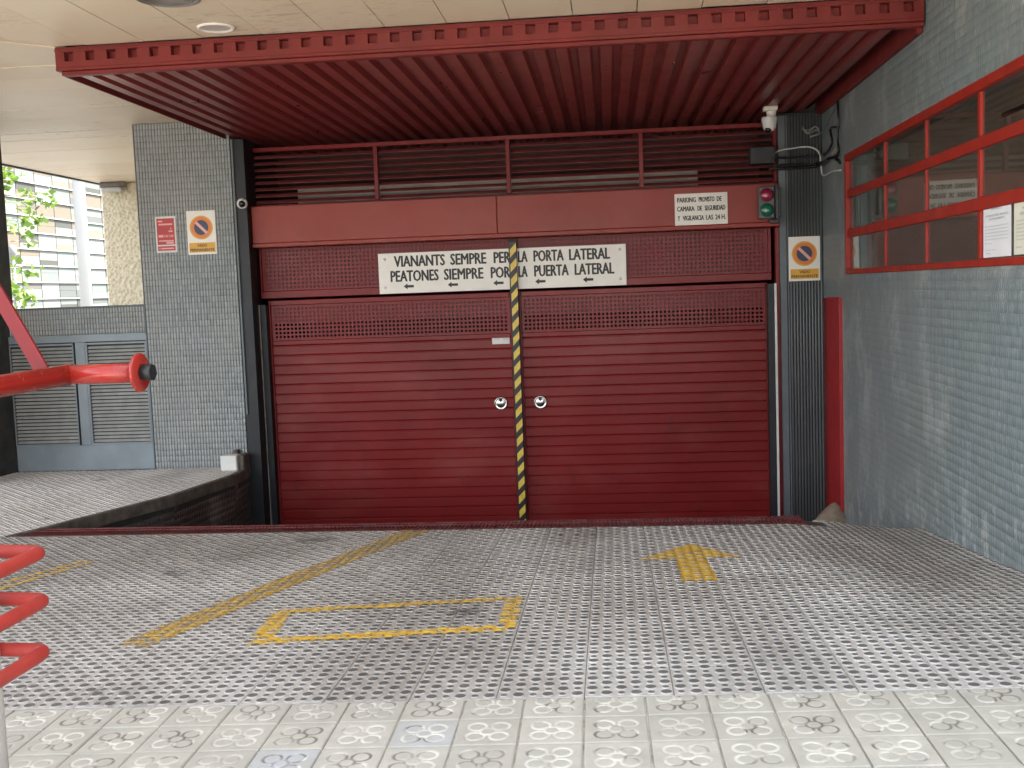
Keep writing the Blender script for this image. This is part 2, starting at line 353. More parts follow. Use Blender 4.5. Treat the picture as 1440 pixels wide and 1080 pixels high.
    def build(s, name, mats, parent=None, org=None):
        """vertices are world coordinates; org is the object's origin"""
        if org is None:
            org = ORG[parent.name] if parent is not None else (0, 0, 0)
        me = s.mesh(name, mats, org)
        bm = bmesh.new(); bm.from_mesh(me); bmesh.ops.recalc_face_normals(bm, faces=bm.faces[:]); bm.to_mesh(me); bm.free()
        o = link(bpy.data.objects.new(name, me)); place(o, parent, org)
        if name == 'lettering': o['kind'] = 'stuff'
        return o
def inst(name, me, parent, origin, rot=None, scale=None):
    o = link(bpy.data.objects.new(name, me)); place(o, parent, origin)
    if rot is not None: o.rotation_euler = rot
    if scale is not None: o.scale = scale
    return o
def spline(pts, n=6):
    pts = [Vector(p) for p in pts]; out = []
    P = [pts[0]]+pts+[pts[-1]]
    for i in range(1, len(P)-2):
        for k in range(n):
            t = k/n; a, b, c, d = P[i-1:i+3]
            out.append(.5*((2*b)+(c-a)*t+(2*a-5*b+4*c-d)*t*t+(3*b-a-3*c+d)*t**3))
    out.append(pts[-1]); return out
def textmesh(s, bold=.0):
    cu = bpy.data.curves.new('t', 'FONT'); cu.body = s; cu.offset = bold; cu.resolution_u = 2
    o = bpy.data.objects.new('t', cu); link(o); bpy.context.view_layer.update()
    me = bpy.data.meshes.new_from_object(o); bpy.data.objects.remove(o); bpy.data.curves.remove(cu)
    co = np.empty(len(me.vertices)*3, 'f'); me.vertices.foreach_get('co', co); co = co.reshape(-1, 3)
    fs = [tuple(p.vertices) for p in me.polygons]; bpy.data.meshes.remove(me); return co, fs
def text_into(mb, s, x0, x1, z0, z1, Y, bold=.02, mi=0, fullh=False):
    """flat lettering facing -Y, fitted to the given width and cap height"""
    co, fs = textmesh(s, 0.0); mn = co.min(0); mx = co.max(0); h = z1-z0; e = h*(.042 if bold > .005 else 0)
    sx = (x1-x0-2*e)/(mx[0]-mn[0]); sz = (h-e)/.729; k = 0
    for dx, dz in (((0, 0),) if e == 0 else ((-e, 0), (e, 0), (0, e/2), (0, -e/2), (-e/2, 0), (e/2, 0))):
        mb.add([(x0+e+dx+(c[0]-mn[0])*sx, Y-k*.00006, z0+e/2+dz+c[1]*sz) for c in co], fs, mi); k += 1
def text_wall(mb, s, X, y0, y1, z0, z1, bold=.01, mi=0):
    """flat lettering on a wall facing -X, reading from y0 (far) to y1 (near)"""
    co, fs = textmesh(s, bold); mn = co.min(0); mx = co.max(0)
    mb.add([(X, y0+(c[0]-mn[0])/(mx[0]-mn[0])*(y1-y0), z0+c[1]/.729*(z1-z0)) for c in co], fs, mi)
def disc(mb, x, z, r, Y, n=36, mi=0, r0=0):
    if r0: 
        vs = [(x+q*math.cos(2*math.pi*i/n), Y, z+q*math.sin(2*math.pi*i/n)) for q in (r0, r) for i in range(n)]
        mb.add(vs, [(i, (i+1) % n, n+(i+1) % n, n+i) for i in range(n)], mi)
    else: mb.add([(x+r*math.cos(2*math.pi*i/n), Y, z+r*math.sin(2*math.pi*i/n)) for i in range(n)], [tuple(range(n))], mi)
def mosaic(name, mat, parent, O, U, V, N, W, H, pu, pv, gap=.003, depth=.003, keep=None, dfn=None, vgap=None, jit=.0006, tj=.0007, vj=.0006):
    """thousands of small wall tiles in one mesh: O lower corner, U across, V up, N outwards"""
    O, U, V, N = (np.array(a, float) for a in (O, U, V, N)); nu = int(W/pu+1e-6); nv = int(H/pv+1e-6)
    pu = W/nu; pv = H/nv; vgap = gap if vgap is None else vgap
    I, J = np.meshgrid(np.arange(nu), np.arange(nv), indexing='ij'); I = I.ravel(); J = J.ravel()
    uc = (I+.5)*pu; vc = (J+.5)*pv
    if keep is not None:
        k = keep(uc, vc); uc, vc, I, J = uc[k], vc[k], I[k], J[k]
    n = len(uc); hu = pu/2-gap/2; hv = pv/2-vgap/2; be = .0022
    ju = rng.normal(0, .0005, n); jv = rng.normal(0, vj, n)
    d = np.full(n, depth) if dfn is None else dfn(uc, vc); d = d+rng.normal(0, jit, n)*(d/depth)
    tl = rng.normal(0, tj, (n, 4))
    sg = [(-1, -1), (1, -1), (1, 1), (-1, 1)]; P = np.zeros((n, 8, 3))
    for q, (a, b) in enumerate(sg):
        P[:, q] = O+np.outer(uc+ju+a*hu, U)+np.outer(vc+jv+b*hv, V)
        P[:, 4+q] = O+np.outer(uc+ju+a*(hu-be), U)+np.outer(vc+jv+b*(hv-be), V)+np.outer(d+tl[:, q], N)
    fq = np.array([(4, 5, 6, 7), (0, 1, 5, 4), (1, 2, 6, 5), (2, 3, 7, 6), (3, 0, 4, 7)])
    if np.dot(np.cross(U, V), N) < 0: fq = fq[:, ::-1]
    F = (fq[None]+8*np.arange(n)[:, None, None]).reshape(-1, 4)
    og = np.array(ORG[parent.name]) if parent is not None else np.zeros(3)
    me = bpy.data.meshes.new(name); me.vertices.add(8*n); me.vertices.foreach_set('co', (P.reshape(-1, 3)-og).ravel())
    me.loops.add(F.size); me.loops.foreach_set('vertex_index', F.ravel().astype(np.int32))
    me.polygons.add(len(F)); me.polygons.foreach_set('loop_start', np.arange(0, F.size, 4, dtype=np.int32))
    me.update(calc_edges=True); me.materials.append(mat)
    o = link(bpy.data.objects.new(name, me)); place(o, parent, tuple(og)); o['kind'] = 'stuff'
    return o
def holes_plate(mb, xs, zs, Y, thick, hole, mi=0, axis='XZ'):
    """plate with square holes: xs, zs are line positions; hole(i, j) says cell is open"""
    nx, nz = len(xs), len(zs); b = len(mb.v)
    for y in (Y, Y+thick):
        for z in zs:
            for x in xs: mb.v.append((x, y, z))
    L = nx*nz; idx = lambda i, j, l: b+l*L+j*nx+i
    op = [[hole(i, j) for j in range(nz-1)] for i in range(nx-1)]
    for i in range(nx-1):
        for j in range(nz-1):
            if not op[i][j]:
                mb.f.append((idx(i, j, 0), idx(i+1, j, 0), idx(i+1, j+1, 0), idx(i, j+1, 0))); mb.m.append(mi); mb.sm.append(False)
            else:
                for (a, c) in (((i, j), (i+1, j)), ((i+1, j), (i+1, j+1)), ((i+1, j+1), (i, j+1)), ((i, j+1), (i, j))):
                    mb.f.append((idx(*a, 0), idx(*c, 0), idx(*c, 1), idx(*a, 1))); mb.m.append(mi); mb.sm.append(False)

# ------------------------------------------------------------ ground levels
def plane_z(X): return -1.357+.0203*X
def side_z(X, Y): return ground_z(X, Y) if Y < 6.9 else ground_z(X, 6.9)*(1-(Y-6.9)/3.3)+(-1.62)*(Y-6.9)/3.3
def sm(t): t = min(1, max(0, t)); return t*t*(3-2*t)
RY = [3.49, 4.1, 4.8, 5.4, 6.15, 6.9, 7.2, 7.5, 8.1, 9.0, 10.4]; RS = [0, .13, .33, .50, .76, 1.0, 1.12, 1.38, 2.15, 3.5, 5.6]
def ground_z(X, Y):
    zg = -1.548 - .05*sm((X-1.0)/1.0)
    s = float(np.interp(Y, RY, RS))
    r = plane_z(X) + (zg-plane_z(X))*s - .03*sm((X-1.0)/.9)*sm((Y-4.6)/1.2)
    return r
def wedge_x(Y): return float(np.interp(Y, [6.9, 7.3, 7.8, 8.5, 9.6, 10.1], [-4.12, -3.98, -3.845, -3.63, -3.50, -3.53]))
def sheet(name, fn, xs, ys, mat, kind='structure', parent=None, thick=None):
    mb = MB(); nx = len(xs)
    for y in ys:
        for x in xs: mb.v.append((x, y, fn(x, y)))
    for j in range(len(ys)-1):
        for i in range(nx-1): mb.f.append((j*nx+i, j*nx+i+1, (j+1)*nx+i+1, (j+1)*nx+i)); mb.m.append(0); mb.sm.append(True)
    o = mb.build(name, mat, parent); 
    if kind: o['kind'] = kind
    return o

# ------------------------------------------------------------ setting: ground
g = MB()
g.box(-160, 160, -200, -12, -1.75, -1.52); o = g.build('road', M['road']); tag(o, kind='structure')
g = MB(); g.box(-160, -7.3, -12, 200, -2.6, -1.75); g.box(-7.3, 160, 15.6, 200, -2.6, -1.75); g.box(8, 160, -12, 15.6, -2.6, -1.75)
tag(g.build('ground', M['plaza']), kind='structure')
g = MB(); g.box(-7.3, -4.4, 10.36, 15.6, -2.4, -1.70); g.box(-7.3, 8, -12, 1.6, -1.70, -1.52)  # front part unseen, extended and made pale to bounce sunlight in
tag(g.build('pavement_slab', M['slab']), kind='structure')
pave = sheet('pavement', lambda x, y: plane_z(x)-.010, [-7.3, -3.0, 0, 3, 8], [1.6, 2.5, 3.49], M['joint'])
ORG[pave.name] = Vector((0, 0, 0))
rampo = sheet('ramp', lambda x, y: ground_z(x, y)-.008, list(np.arange(-4.292, 2.05, .149)), list(np.linspace(3.49, 6.89, 30)), M['mortar'])
side = sheet('sidewalk', lambda x, y: ground_z(x, y)-.008 if y < 6.9 else side_z(x, y)-.008, [-7.3, -6.5, -5.6, -4.9, -4.6, -4.292], list(np.linspace(3.49, 10.12, 40)), M['mortar'])
sx = MB()      # strip of sidewalk between the tiles and the wall's edge
ysx = list(np.linspace(6.89, 10.12, 16))
for y in ysx: sx.v += [(-4.292, y, side_z(-4.292, y)-.008), (wedge_x(y)-.03, y, side_z(-3.9, y)-.008)]
for i in range(15): sx.f.append((2*i, 2*i+1, 2*i+3, 2*i+2)); sx.m.append(0); sx.sm.append(False)
sxo = sx.build('sidewalk_edge', M['mortar'], side)
low = sheet('ramp_lower', lambda x, y: (-1.61-.30*(y-7.2))*(1-sm((x-1.2)/.5))+(ground_z(x, min(y, 10.4))-.02-.29*max(0, y-10.4))*sm((x-1.2)/.5), list(np.linspace(-3.9, 2.0, 24)), list(np.linspace(7.19, 12.6, 24)), M['cement'])
sheet('ramp_shoulder', lambda x, y: ground_z(x, y)-.008, [1.222, 1.4, 1.6, 1.8, 2.0], list(np.linspace(6.88, 7.25, 5)), M['cement'])

# flower paving tiles: one engraved mesh, one object per tile
def panot_mesh():
    n = 60; h = .0968; c = np.linspace(-h, h, n+1); X, Y = np.meshgrid(c, c)
    def ring(cx, cy, r, w=.0052): d = np.abs(np.hypot(X-cx, Y-cy)-r); return np.clip(1.25-d/w, 0, 1)
    q = .0365; gr = ring(0, 0, .0245)
    ins = np.hypot(X, Y) < .0235
    for a in (-1, 1):
        for b in (-1, 1):
            gg = ring(a*q, b*q, .0285); gg = np.where(ins, 0, gg); gr = np.maximum(gr, gg)
    edge = np.maximum(np.abs(X), np.abs(Y)); Z = -.0035*np.clip(gr, 0, 1)-np.where(edge > h-.0035, (edge-(h-.0035))*.6, 0)
    v = np.stack([X, Y, Z], -1).reshape(-1, 3); N1 = n+1
    F = [(j*N1+i, j*N1+i+1, (j+1)*N1+i+1, (j+1)*N1+i) for j in range(n) for i in range(n)]
    rim = [j for j in range(N1)]+[j*N1+n for j in range(1, N1)]+[n*N1+i for i in range(n-1, -1, -1)]+[j*N1 for j in range(n-1, 0, -1)]
    b = len(v); low_ = [(v[i][0], v[i][1], -.012) for i in rim]; k = len(rim)
    F += [(rim[i], b+i, b+(i+1) % k, rim[(i+1) % k]) for i in range(k)]
    me = bpy.data.meshes.new('paving_tile'); me.from_pydata([tuple(a) for a in v]+low_, [], F); me.materials.append(M['panot'])
    me.polygons.foreach_set('use_smooth', [True]*len(me.polygons))
    a = me.attributes.new('groove', 'FLOAT', 'POINT'); a.data.foreach_set('value', np.concatenate([np.clip(gr.ravel()*1.1, 0, 1), np.zeros(k)]).astype('f'))
    return me
pm = panot_mesh(); tilt = math.atan(.0203)
def clip_mesh(me, co, no, name):
    bm = bmesh.new(); bm.from_mesh(me)
    bmesh.ops.bisect_plane(bm, geom=bm.verts[:]+bm.edges[:]+bm.faces[:], plane_co=co, plane_no=no, clear_outer=True)
    m2 = bpy.data.meshes.new(name); bm.to_mesh(m2); bm.free()
    for m in me.materials: m2.materials.append(m)
    return m2
pm_cut = None
for i in range(-8, 26):
    for j in range(-5, 1):
        X = -1.917+.2*((i+.5)-.0105*(j+.5)); Y = 3.308+.2*((j+.5)+.0105*(i+.5))
        me = pm
        if Y+.098 > 3.487:
            if 3.487-(Y-.098) < .02: continue
            me = clip_mesh(pm, (0, 3.485-Y, 0), (0, 1, 0), 'paving_tile_cut')
        rz = .0105+random.gauss(0, .003)
        if me is pm and random.random() < .5: rz += math.pi/2*random.choice((1, 2, 3))
        z = plane_z(X)+random.gauss(0, .0007)
        o = inst('paving_tile', me, pave, (X, Y, z))
        o.rotation_euler = (Matrix.Rotation(-tilt+random.gauss(0, .002), 3, 'Y') @ Matrix.Rotation(random.gauss(0, .002), 3, 'X') @ Matrix.Rotation(rz, 3, 'Z')).to_euler()

# studded ramp tiles
def stud_mesh():
    mb = MB(); h = .1478; mb.cbox(-h, h, -h, h, -.012, 0, .0016); p = .298/6
    for i in range(6):
        for j in range(6):
            big = (i+j) % 2 == 0; r0, r1, n, hh = (.0212, .0178, 12, .0058) if big else (.0140, .0112, 9, .0050)
            cx = (i-2.5)*p; cy = (j-2.5)*p; vs = []
            for r, z in ((r0, -.0002), (r1+.001, hh-.0012), (r1-.0012, hh)):
                vs += [(cx+r*math.cos(2*math.pi*k/n), cy+r*math.sin(2*math.pi*k/n), z) for k in range(n)]
            mb.add(vs, [(k, (k+1) % n, n+(k+1) % n, n+k) for k in range(n)], 0)
            mb.add(vs[n:], [(k, (k+1) % n, n+(k+1) % n, n+k) for k in range(n)], 1)
            mb.add(vs[2*n:], [tuple(range(n))], 1)
    return mb.mesh('ramp_tile', [M['ramptile'], M['stud']])
sm_ = stud_mesh()
sml = sm_.copy(); sml.name = 'sidewalk_tile'; sml.materials[0] = M['walktile']; sml.materials[1] = M['studlight']
def norm_at(fn, X, Y):
    e = .1; dx = (fn(X+e, Y)-fn(X-e, Y))/(2*e); dy = (fn(X, Y+e)-fn(X, Y-e))/(2*e); return dx, dy
def put_tile(name, me, parent, fn, X, Y, sy=1.0, flip=True):
    dx, dy = norm_at(fn, X, Y)
    R = Matrix.Rotation(math.atan(dy)+random.gauss(0, .0015), 3, 'X') @ Matrix.Rotation(-math.atan(dx)+random.gauss(0, .0015), 3, 'Y')
    k = random.choice((0, 1, 2, 3)) if flip else 0
    o = inst(name, me, parent, (X, Y, fn(X, Y)+random.gauss(0, .0005)))
    o.rotation_euler = (R @ Matrix.Rotation(k*math.pi/2, 3, 'Z')).to_euler()
    if k % 2: o.scale = (sy, 1, 1)
    else: o.scale = (1, sy, 1)
DY = (6.885-3.492)/11
tile_cells = []
for k in range(-14, 8):
    X = -.12+.298*(k+.5)
    for j in range(11):
        Y = 3.492+DY*(j+.5)
        if X+.149 > 2.02:
            me = clip_mesh(sm_, (1.998-X, 0, 0), (1, 0, 0), 'ramp_tile_cut')
            if 1.998-X < -.12: continue
            put_tile('ramp_tile', me, rampo, ground_z, X, Y, DY/.298, False)
        else: put_tile('ramp_tile', sm_, rampo, ground_z, X, Y, DY/.298)
for k in range(4, 8):
    X = -.12+.298*(k+.5)
    for j in range(11, 17):
        Y = 3.492+DY*(j+.5)
        if k == 4: continue
        if X+.149 > 2.02:
            if 1.998-X < -.12: continue
            put_tile('ramp_tile', clip_mesh(sm_, (1.998-X, 0, 0), (1, 0, 0), 'ramp_tile_cut'), rampo, ground_z, X, Y, DY/.298, False)
        else: put_tile('ramp_tile', sm_, rampo, ground_z, X, Y, DY/.298)
for k in range(-21, -14):
    X = -.12+.298*(k+.5)
    for j in range(11):
        if k < -17 and j < 4: continue
        put_tile('sidewalk_tile', sml, side, ground_z, X, 3.492+DY*(j+.5), DY/.298)
for k in range(-20, -11):
    X = -.12+.298*(k+.5)
    for j in range(11):
        Y = 6.885+.2925*(j+.5)
        fn = side_z; me = sml; wx = wedge_x(Y)-.035; sl_ = (wedge_x(Y+.1)-wedge_x(Y-.1))/.2
        if X-.14 > wx: continue
        if X+.149 > wx-.06: me = clip_mesh(sml, (wx-X, 0, 0), (1, -sl_, 0), 'sidewalk_tile_cut'); put_tile('sidewalk_tile', me, side, fn, X, Y, .2925/.298, False)
        else: put_tile('sidewalk_tile', sml, side, fn, X, Y, .2925/.298)

# yellow markings laid over the studs
def stud_h(x, y):
    """relief of the studded tiles at world x, y"""
    u = (x+.12)/.298*6; v = (y-3.492)/DY*6
    fu = u-math.floor(u)-.5; fv = v-math.floor(v)-.5
    d = math.hypot(fu*.0497, fv*.0514); return .0052*min(1, max(0, (.0195-d)/.004))
def marking(name, label, polys, wearfn, res=.0075):
    mb = MB(); att = []
    for poly in polys:
        xs = [p[0] for p in poly]; ys = [p[1] for p in poly]; x0, x1, y0, y1 = min(xs), max(xs), min(ys), max(ys)
        nx = int((x1-x0)/res)+2; ny = int((y1-y0)/res)+2; ids = {}
        def inside(x, y):
            c = False; n = len(poly)
            for a in range(n):
                (xa, ya), (xb, yb) = poly[a], poly[(a+1) % n]
                if (ya > y) != (yb > y) and x < (xb-xa)*(y-ya)/(yb-ya)+xa: c = not c
            return c
        def vid(i, j):
            if (i, j) not in ids:
                x = x0+i*res; y = y0+j*res; ids[(i, j)] = len(mb.v); mb.v.append((x, y, ground_z(x, y)+stud_h(x, y)+.0016)); att.append(wearfn(x, y))
            return ids[(i, j)]
        for i in range(nx):
            for j in range(ny):
                if inside(x0+(i+.5)*res, y0+(j+.5)*res):
                    mb.f.append((vid(i, j), vid(i+1, j), vid(i+1, j+1), vid(i, j+1))); mb.m.append(0); mb.sm.append(True)
    c = mb.v[0]; me = mb.mesh(name, M['paint'], c)
    a = me.attributes.new('wear', 'FLOAT', 'POINT'); a.data.foreach_set('value', np.array(att, 'f'))
    o = link(bpy.data.objects.new(name, me)); place(o, None, c); tag(o, label, 'road marking'); return o
marking('painted_arrow', 'yellow arrow painted on the ramp pointing at the right door leaf', [[(.31, 5.16), (.49, 5.16), (.475, 5.77), (.66, 5.76), (.43, 6.20), (.12, 5.74), (.32, 5.75)]], lambda x, y: .05)
def strip(a, b, wd):
    a = Vector(a); b = Vector(b); n = Vector((-(b-a).y, (b-a).x)).normalized()*wd/2
    return [tuple(a+n), tuple(b+n), tuple(b-n), tuple(a-n)]
marking('painted_rectangle', 'yellow rectangle outline painted on the ramp near the paving',
        [[(-1.54, 4.20), (-.43, 4.33), (-.43, 4.42), (-1.50, 4.29)], [(-1.56, 4.705), (-.45, 4.86), (-.44, 4.93), (-1.57, 4.77)], [(-1.54, 4.29), (-1.45, 4.30), (-1.49, 4.71), (-1.58, 4.70)], [(-.51, 4.41), (-.43, 4.42), (-.44, 4.86), (-.515, 4.85)]],
        lambda x, y: .10 if y < 4.5 else .26)
marking('painted_line', 'double yellow line running diagonally up the ramp to the grate',
        [strip((-2.02, 4.36), (-1.36, 6.86), .055), strip((-1.94, 4.33), (-1.24, 6.86), .055)], lambda x, y: .10+.20*((y-4.3)/2.5) if y > 4.5 else .02)
marking('painted_line', 'faint worn yellow smear between the two strokes of the diagonal line', [strip((-2.03, 4.22), (-1.30, 6.86), .17)], lambda x, y: .40)
marking('painted_line', 'faint yellow line by the red hoops at the left of the ramp', [strip((-3.29, 5.25), (-3.10, 6.02), .035), strip((-3.37, 5.40), (-3.17, 6.02), .035)], lambda x, y: .16)

# ------------------------------------------------------------ drain grate
gr = thing('drain_grate', 'long dark red steel drain grate across the foot of the ramp', 'drain grate', (-1.2, 7.03, -1.55))
ge = 1.22; gl = -4.13
m = MB()
for x0, x1, y0, y1 in ((gl, ge, 6.885, 6.905), (gl, ge, 7.175, 7.20)):
    z = -1.545 if y0 < 7 else -1.562
    m.box(x0, x1, y0, y1, z-.05, z)
m.build('frame', M['gratered'], gr)
m = MB(); x = gl
while x < ge:
    m.add([(x, 6.905, -1.585), (x+.006, 6.905, -1.585), (x+.006, 7.175, -1.60), (x, 7.175, -1.60), (x, 6.905, -1.547), (x+.006, 6.905, -1.547), (x+.006, 7.175, -1.564), (x, 7.175, -1.564)],
          [(0, 1, 2, 3), (4, 5, 6, 7), (0, 1, 5, 4), (1, 2, 6, 5), (2, 3, 7, 6), (3, 0, 4, 7)]); x += .0268
for yy in (6.99, 7.09): m.box(gl, ge, yy, yy+.006, -1.585, -1.556)
tag(m.build('bar', M['gratered'], gr), kind='stuff')
m = MB(); m.box(gl, ge, 6.89, 7.2, -2.0, -1.9); m.box(gl, ge, 7.2, 7.22, -2.0, -1.6); m.box(gl, ge, 6.86, 6.885, -2.0, -1.56)
m.build('channel', M['interior'], gr)

# ------------------------------------------------------------ retaining wall beside the ramp
rw = thing('retaining_wall', 'low grimy tiled wedge wall between sidewalk and ramp', 'wall', (-3.7, 8.5, -2.5))
m = MB(); ys = [6.90, 7.2, 7.6, 8.5, 9.6, 10.1]; n = len(ys)
for y in ys:
    x = wedge_x(y); t = side_z(x, y)+.004
    m.v += [(x-.14, y, -2.7), (x-.012, y, -2.7), (x-.012, y, t-.03), (x-.14, y, t-.03)]
for i in range(n-1):
    for a in range(4): m.f.append((4*i+a, 4*i+(a+1) % 4, 4*i+4+(a+1) % 4, 4*i+4+a)); m.m.append(0); m.sm.append(False)
m.build('wall_body', M['fluteback'], rw)
m = MB()
for y in ys:
    x = wedge_x(y); t = side_z(x, y)+.006
    m.v += [(x-.07, y, t-.09), (x+.006, y, t-.095), (x+.003, y, t-.008), (x-.006, y, t), (x-.044, y, t)]
for i in range(n-1):
    for a in range(5): m.f.append((5*i+a, 5*i+(a+1) % 5, 5*i+5+(a+1) % 5, 5*i+5+a)); m.m.append(0); m.sm.append(False)
m.f += [(0, 1, 2, 3, 4), tuple(5*(n-1)+k for k in range(5))]; m.m += [0, 0]; m.sm += [False, False]
m.build('coping', M['cement'], rw)
for (ya, yb) in zip(ys[:-1], ys[1:]):
    xa, xb = wedge_x(ya), wedge_x(yb); L = math.hypot(xb-xa, yb-ya); U = ((xb-xa)/L, (yb-ya)/L, 0)
    top = side_z(xa, ya)-.09
    mosaic('mosaic_tile', M['wedge'], rw, (xa-.011, ya, -2.6), U, (0, 0, 1), (U[1], -U[0], 0), L, 2.6+top, .0285, .0566, keep=lambda u, v, t=top, s=(side_z(xb, yb)-side_z(xa, ya))/L: v+.028-2.6 < t+s*u+.0)

# ------------------------------------------------------------ right wall with window
WX = 2.0
rwall = thing('side_wall', 'tall wall of painted-over grey mosaic beside the ramp', 'wall', (WX, 6.8, -1.3))
m = MB()
Wy0, Wy1, Wz0, Wz1 = 3.9, 9.25, .035, 1.02
Dy0, Dy1, Dz = 9.50, 10.28, -.16
m.box(WX, WX+.22, 3.45, 10.6, -2.9, -.18); m.box(WX, WX+.22, 3.45, 10.6, Wz1, 1.78)
m.box(WX, WX+.22, 3.45, Wy0, -.18, Wz1); m.box(WX, WX+.22, Wy1, 10.6, -.18, Wz1); m.box(WX, WX+.22, Wy0, Wy1, -.18, Wz0)
m.build('wall_body', M['wallback'], rwall)
dd = lambda u, v: np.interp(u, [0, 3.0, 4.4, 5.6, 7.2], [.0036, .0028, .0010, .0005, .0004])
def keepw(u, v):
    y = 3.45+u; z = -2.7+v
    win = (y > Wy0-.02) & (y < Wy1+.02) & (z > Wz0-.03) & (z < Wz1+.03)
    door = (y > Dy0-.02) & (z < Dz+.03)
    gz = np.interp(y, [3.49, 5.4, 6.9, 7.5, 10.5], [-1.32, -1.50, -1.66, -1.8, -2.6])
    return ~win & ~door & (z > gz-.12)
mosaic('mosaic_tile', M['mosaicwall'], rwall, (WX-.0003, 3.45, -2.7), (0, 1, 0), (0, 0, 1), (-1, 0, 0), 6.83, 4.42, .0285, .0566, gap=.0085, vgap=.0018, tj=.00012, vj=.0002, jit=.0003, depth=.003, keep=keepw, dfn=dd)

win = thing('barred_window', 'long red framed window with twelve small panes in side wall', 'window', (WX, 6.6, .04))
fx0, fx1 = WX-.028, WX+.014
def wb(name, y0, y1, z0, z1, x0=fx0, x1=fx1, c=.005):
    m = MB(); m.cbox(x0, x1, y0, y1, z0, z1, c); return m.build(name, M['redwindow'], win)
wb('frame', Wy0, Wy1, Wz1-.055, Wz1); wb('frame', Wy0, Wy1, Wz0, Wz0+.040)
wb('frame', Wy1-.06, Wy1, Wz0+.042, Wz1-.057); wb('frame', Wy0, Wy0+.06, Wz0+.042, Wz1-.057)
zb = [Wz0+.042, .335, .405, .660, .725, Wz1-.057]
wb('crossbar', Wy0+.062, Wy1-.062, zb[1], zb[2], WX-.016, WX+.012); wb('crossbar', Wy0+.062, Wy1-.062, zb[3], zb[4], WX-.016, WX+.012)
mull = [8.02, 7.01, 6.03, 5.02]
for k, y in enumerate(mull):
    hw = .011 if k < 2 else .022
    for a, b in ((zb[0], zb[1]), (zb[2], zb[3]), (zb[4], zb[5])):
        wb('mullion', y-hw, y+hw, a+.001, b-.001, WX-.010, WX+.010, .003)
yb_ = [Wy0+.06]+[v for k in (3, 2, 1, 0) for v in (mull[k]-(.011 if k < 2 else .022), mull[k]+(.011 if k < 2 else .022))]+[Wy1-.06]
for a in range(0, len(yb_), 2):
    for zz in ((zb[0], zb[1]), (zb[2], zb[3]), (zb[4], zb[5])):
        g = MB(); t = random.gauss(0, .0015)
        g.add([(WX+.002+t, yb_[a], zz[0]), (WX+.002, yb_[a+1], zz[0]), (WX+.002-t, yb_[a+1], zz[1]), (WX+.002, yb_[a], zz[1]), (WX+.006+t, yb_[a], zz[0]), (WX+.006, yb_[a+1], zz[0]), (WX+.006-t, yb_[a+1], zz[1]), (WX+.006, yb_[a], zz[1])],
              [(0, 1, 2, 3), (4, 5, 6, 7), (0, 1, 5, 4), (1, 2, 6, 5), (2, 3, 7, 6), (3, 0, 4, 7)])
        g.build('pane', M['glass'], win)
# room behind the window; open street end added to let daylight in
m = MB(); m.box(WX+.22, 4.6, 10.2, 10.3, -.6, 1.78); m.box(4.2, 4.3, 3.45, 10.3, -.6, 1.78); m.box(WX+.22, 4.6, 3.45, 3.55, -.7, -.3); m.box(WX+.22, 4.6, 3.55, 10.2, -.7, -.6); m.box(WX+.22, 4.6, 3.55, 10.2, 1.70, 1.78)
tag(m.build('office_room', M['roomwall']), kind='structure')
m = MB(); m.tube(spline([(3.30, 8.9, 1.69), (3.30, 8.85, 1.2), (3.30, 8.7, .95), (3.30, 8.6, .3)]), .018); m.tube(spline([(3.30, 8.2, 1.69), (3.30, 8.2, 1.2), (3.30, 8.2, .6)]), .02); m.tube([(3.3, 4.5, 1.30), (3.3, 9.4, 1.30)], .02)
m.cyl((3.3, 8.5, .5), (3.3, 8.5, .8), .06)
tag(m.build('wall_conduit', M['pipe']), 'grey conduits hanging inside the room behind the red window', 'conduit')
# notices taped behind the glass
pg = 'notices in the window'
def notice(y0, y1, z0, z1, mat, lines, label):
    t = thing('paper_notice', label, 'notice', (WX-.004, y0, z0), pg)
    m = MB(); x = WX-.006; ny = 6
    for i in range(ny+1):
        y = y0+(y1-y0)*i/ny; dx = .0012*math.sin(i*1.3)
        m.v += [(x+dx, y, z0), (x+dx*.3, y, z1), (x+dx+.0012, y, z0), (x+dx*.3+.0012, y, z1)]
    for i in range(ny):
        a = 4*i; m.f += [(a, a+4, a+5, a+1), (a+2, a+3, a+7, a+6)]; m.m += [0, 0]; m.sm += [True]*2
    m.build('sheet', mat, t)
    m = MB()
    for (s, ya, yb, za, zb_) in lines: text_wall(m, s, x-.0015, ya, yb, za, zb_, .004)
    m.build('lettering', M['inkgrey'], t)
notice(5.97, 5.575, .082, .36, M['paper'],
       [('AVISO', 5.85, 5.70, .325, .338), ('HORARIO DEL SERVICIO', 5.93, 5.61, .292, .303), ('DE APARCAMIENTO', 5.88, 5.66, .274, .285)] +
       [('lo ra mi se ta con el par de las en no', 5.94, 5.61, .24-.017*i, .247-.017*i) for i in range(5)] + [('lo se ta', 5.94, 5.84, .152, .158), ('en la casa', 5.93, 5.79, .118, .124), ('data', 5.92, 5.87, .100, .107)],
       'white printed notice taped inside the lower pane of red window')
notice(5.535, 5.16, .085, .345, M['papercream'],
       [('NORMAS', 5.42, 5.28, .300, .314), ('GENERALES', 5.46, 5.24, .276, .289)] + [('el la par de mi con se en ta no las del', 5.50, 5.20, .245-.018*i, .253-.018*i) for i in range(6)] + [('data', 5.50, 5.43, .118, .126)],
       'cream printed notice at the right end of red window')

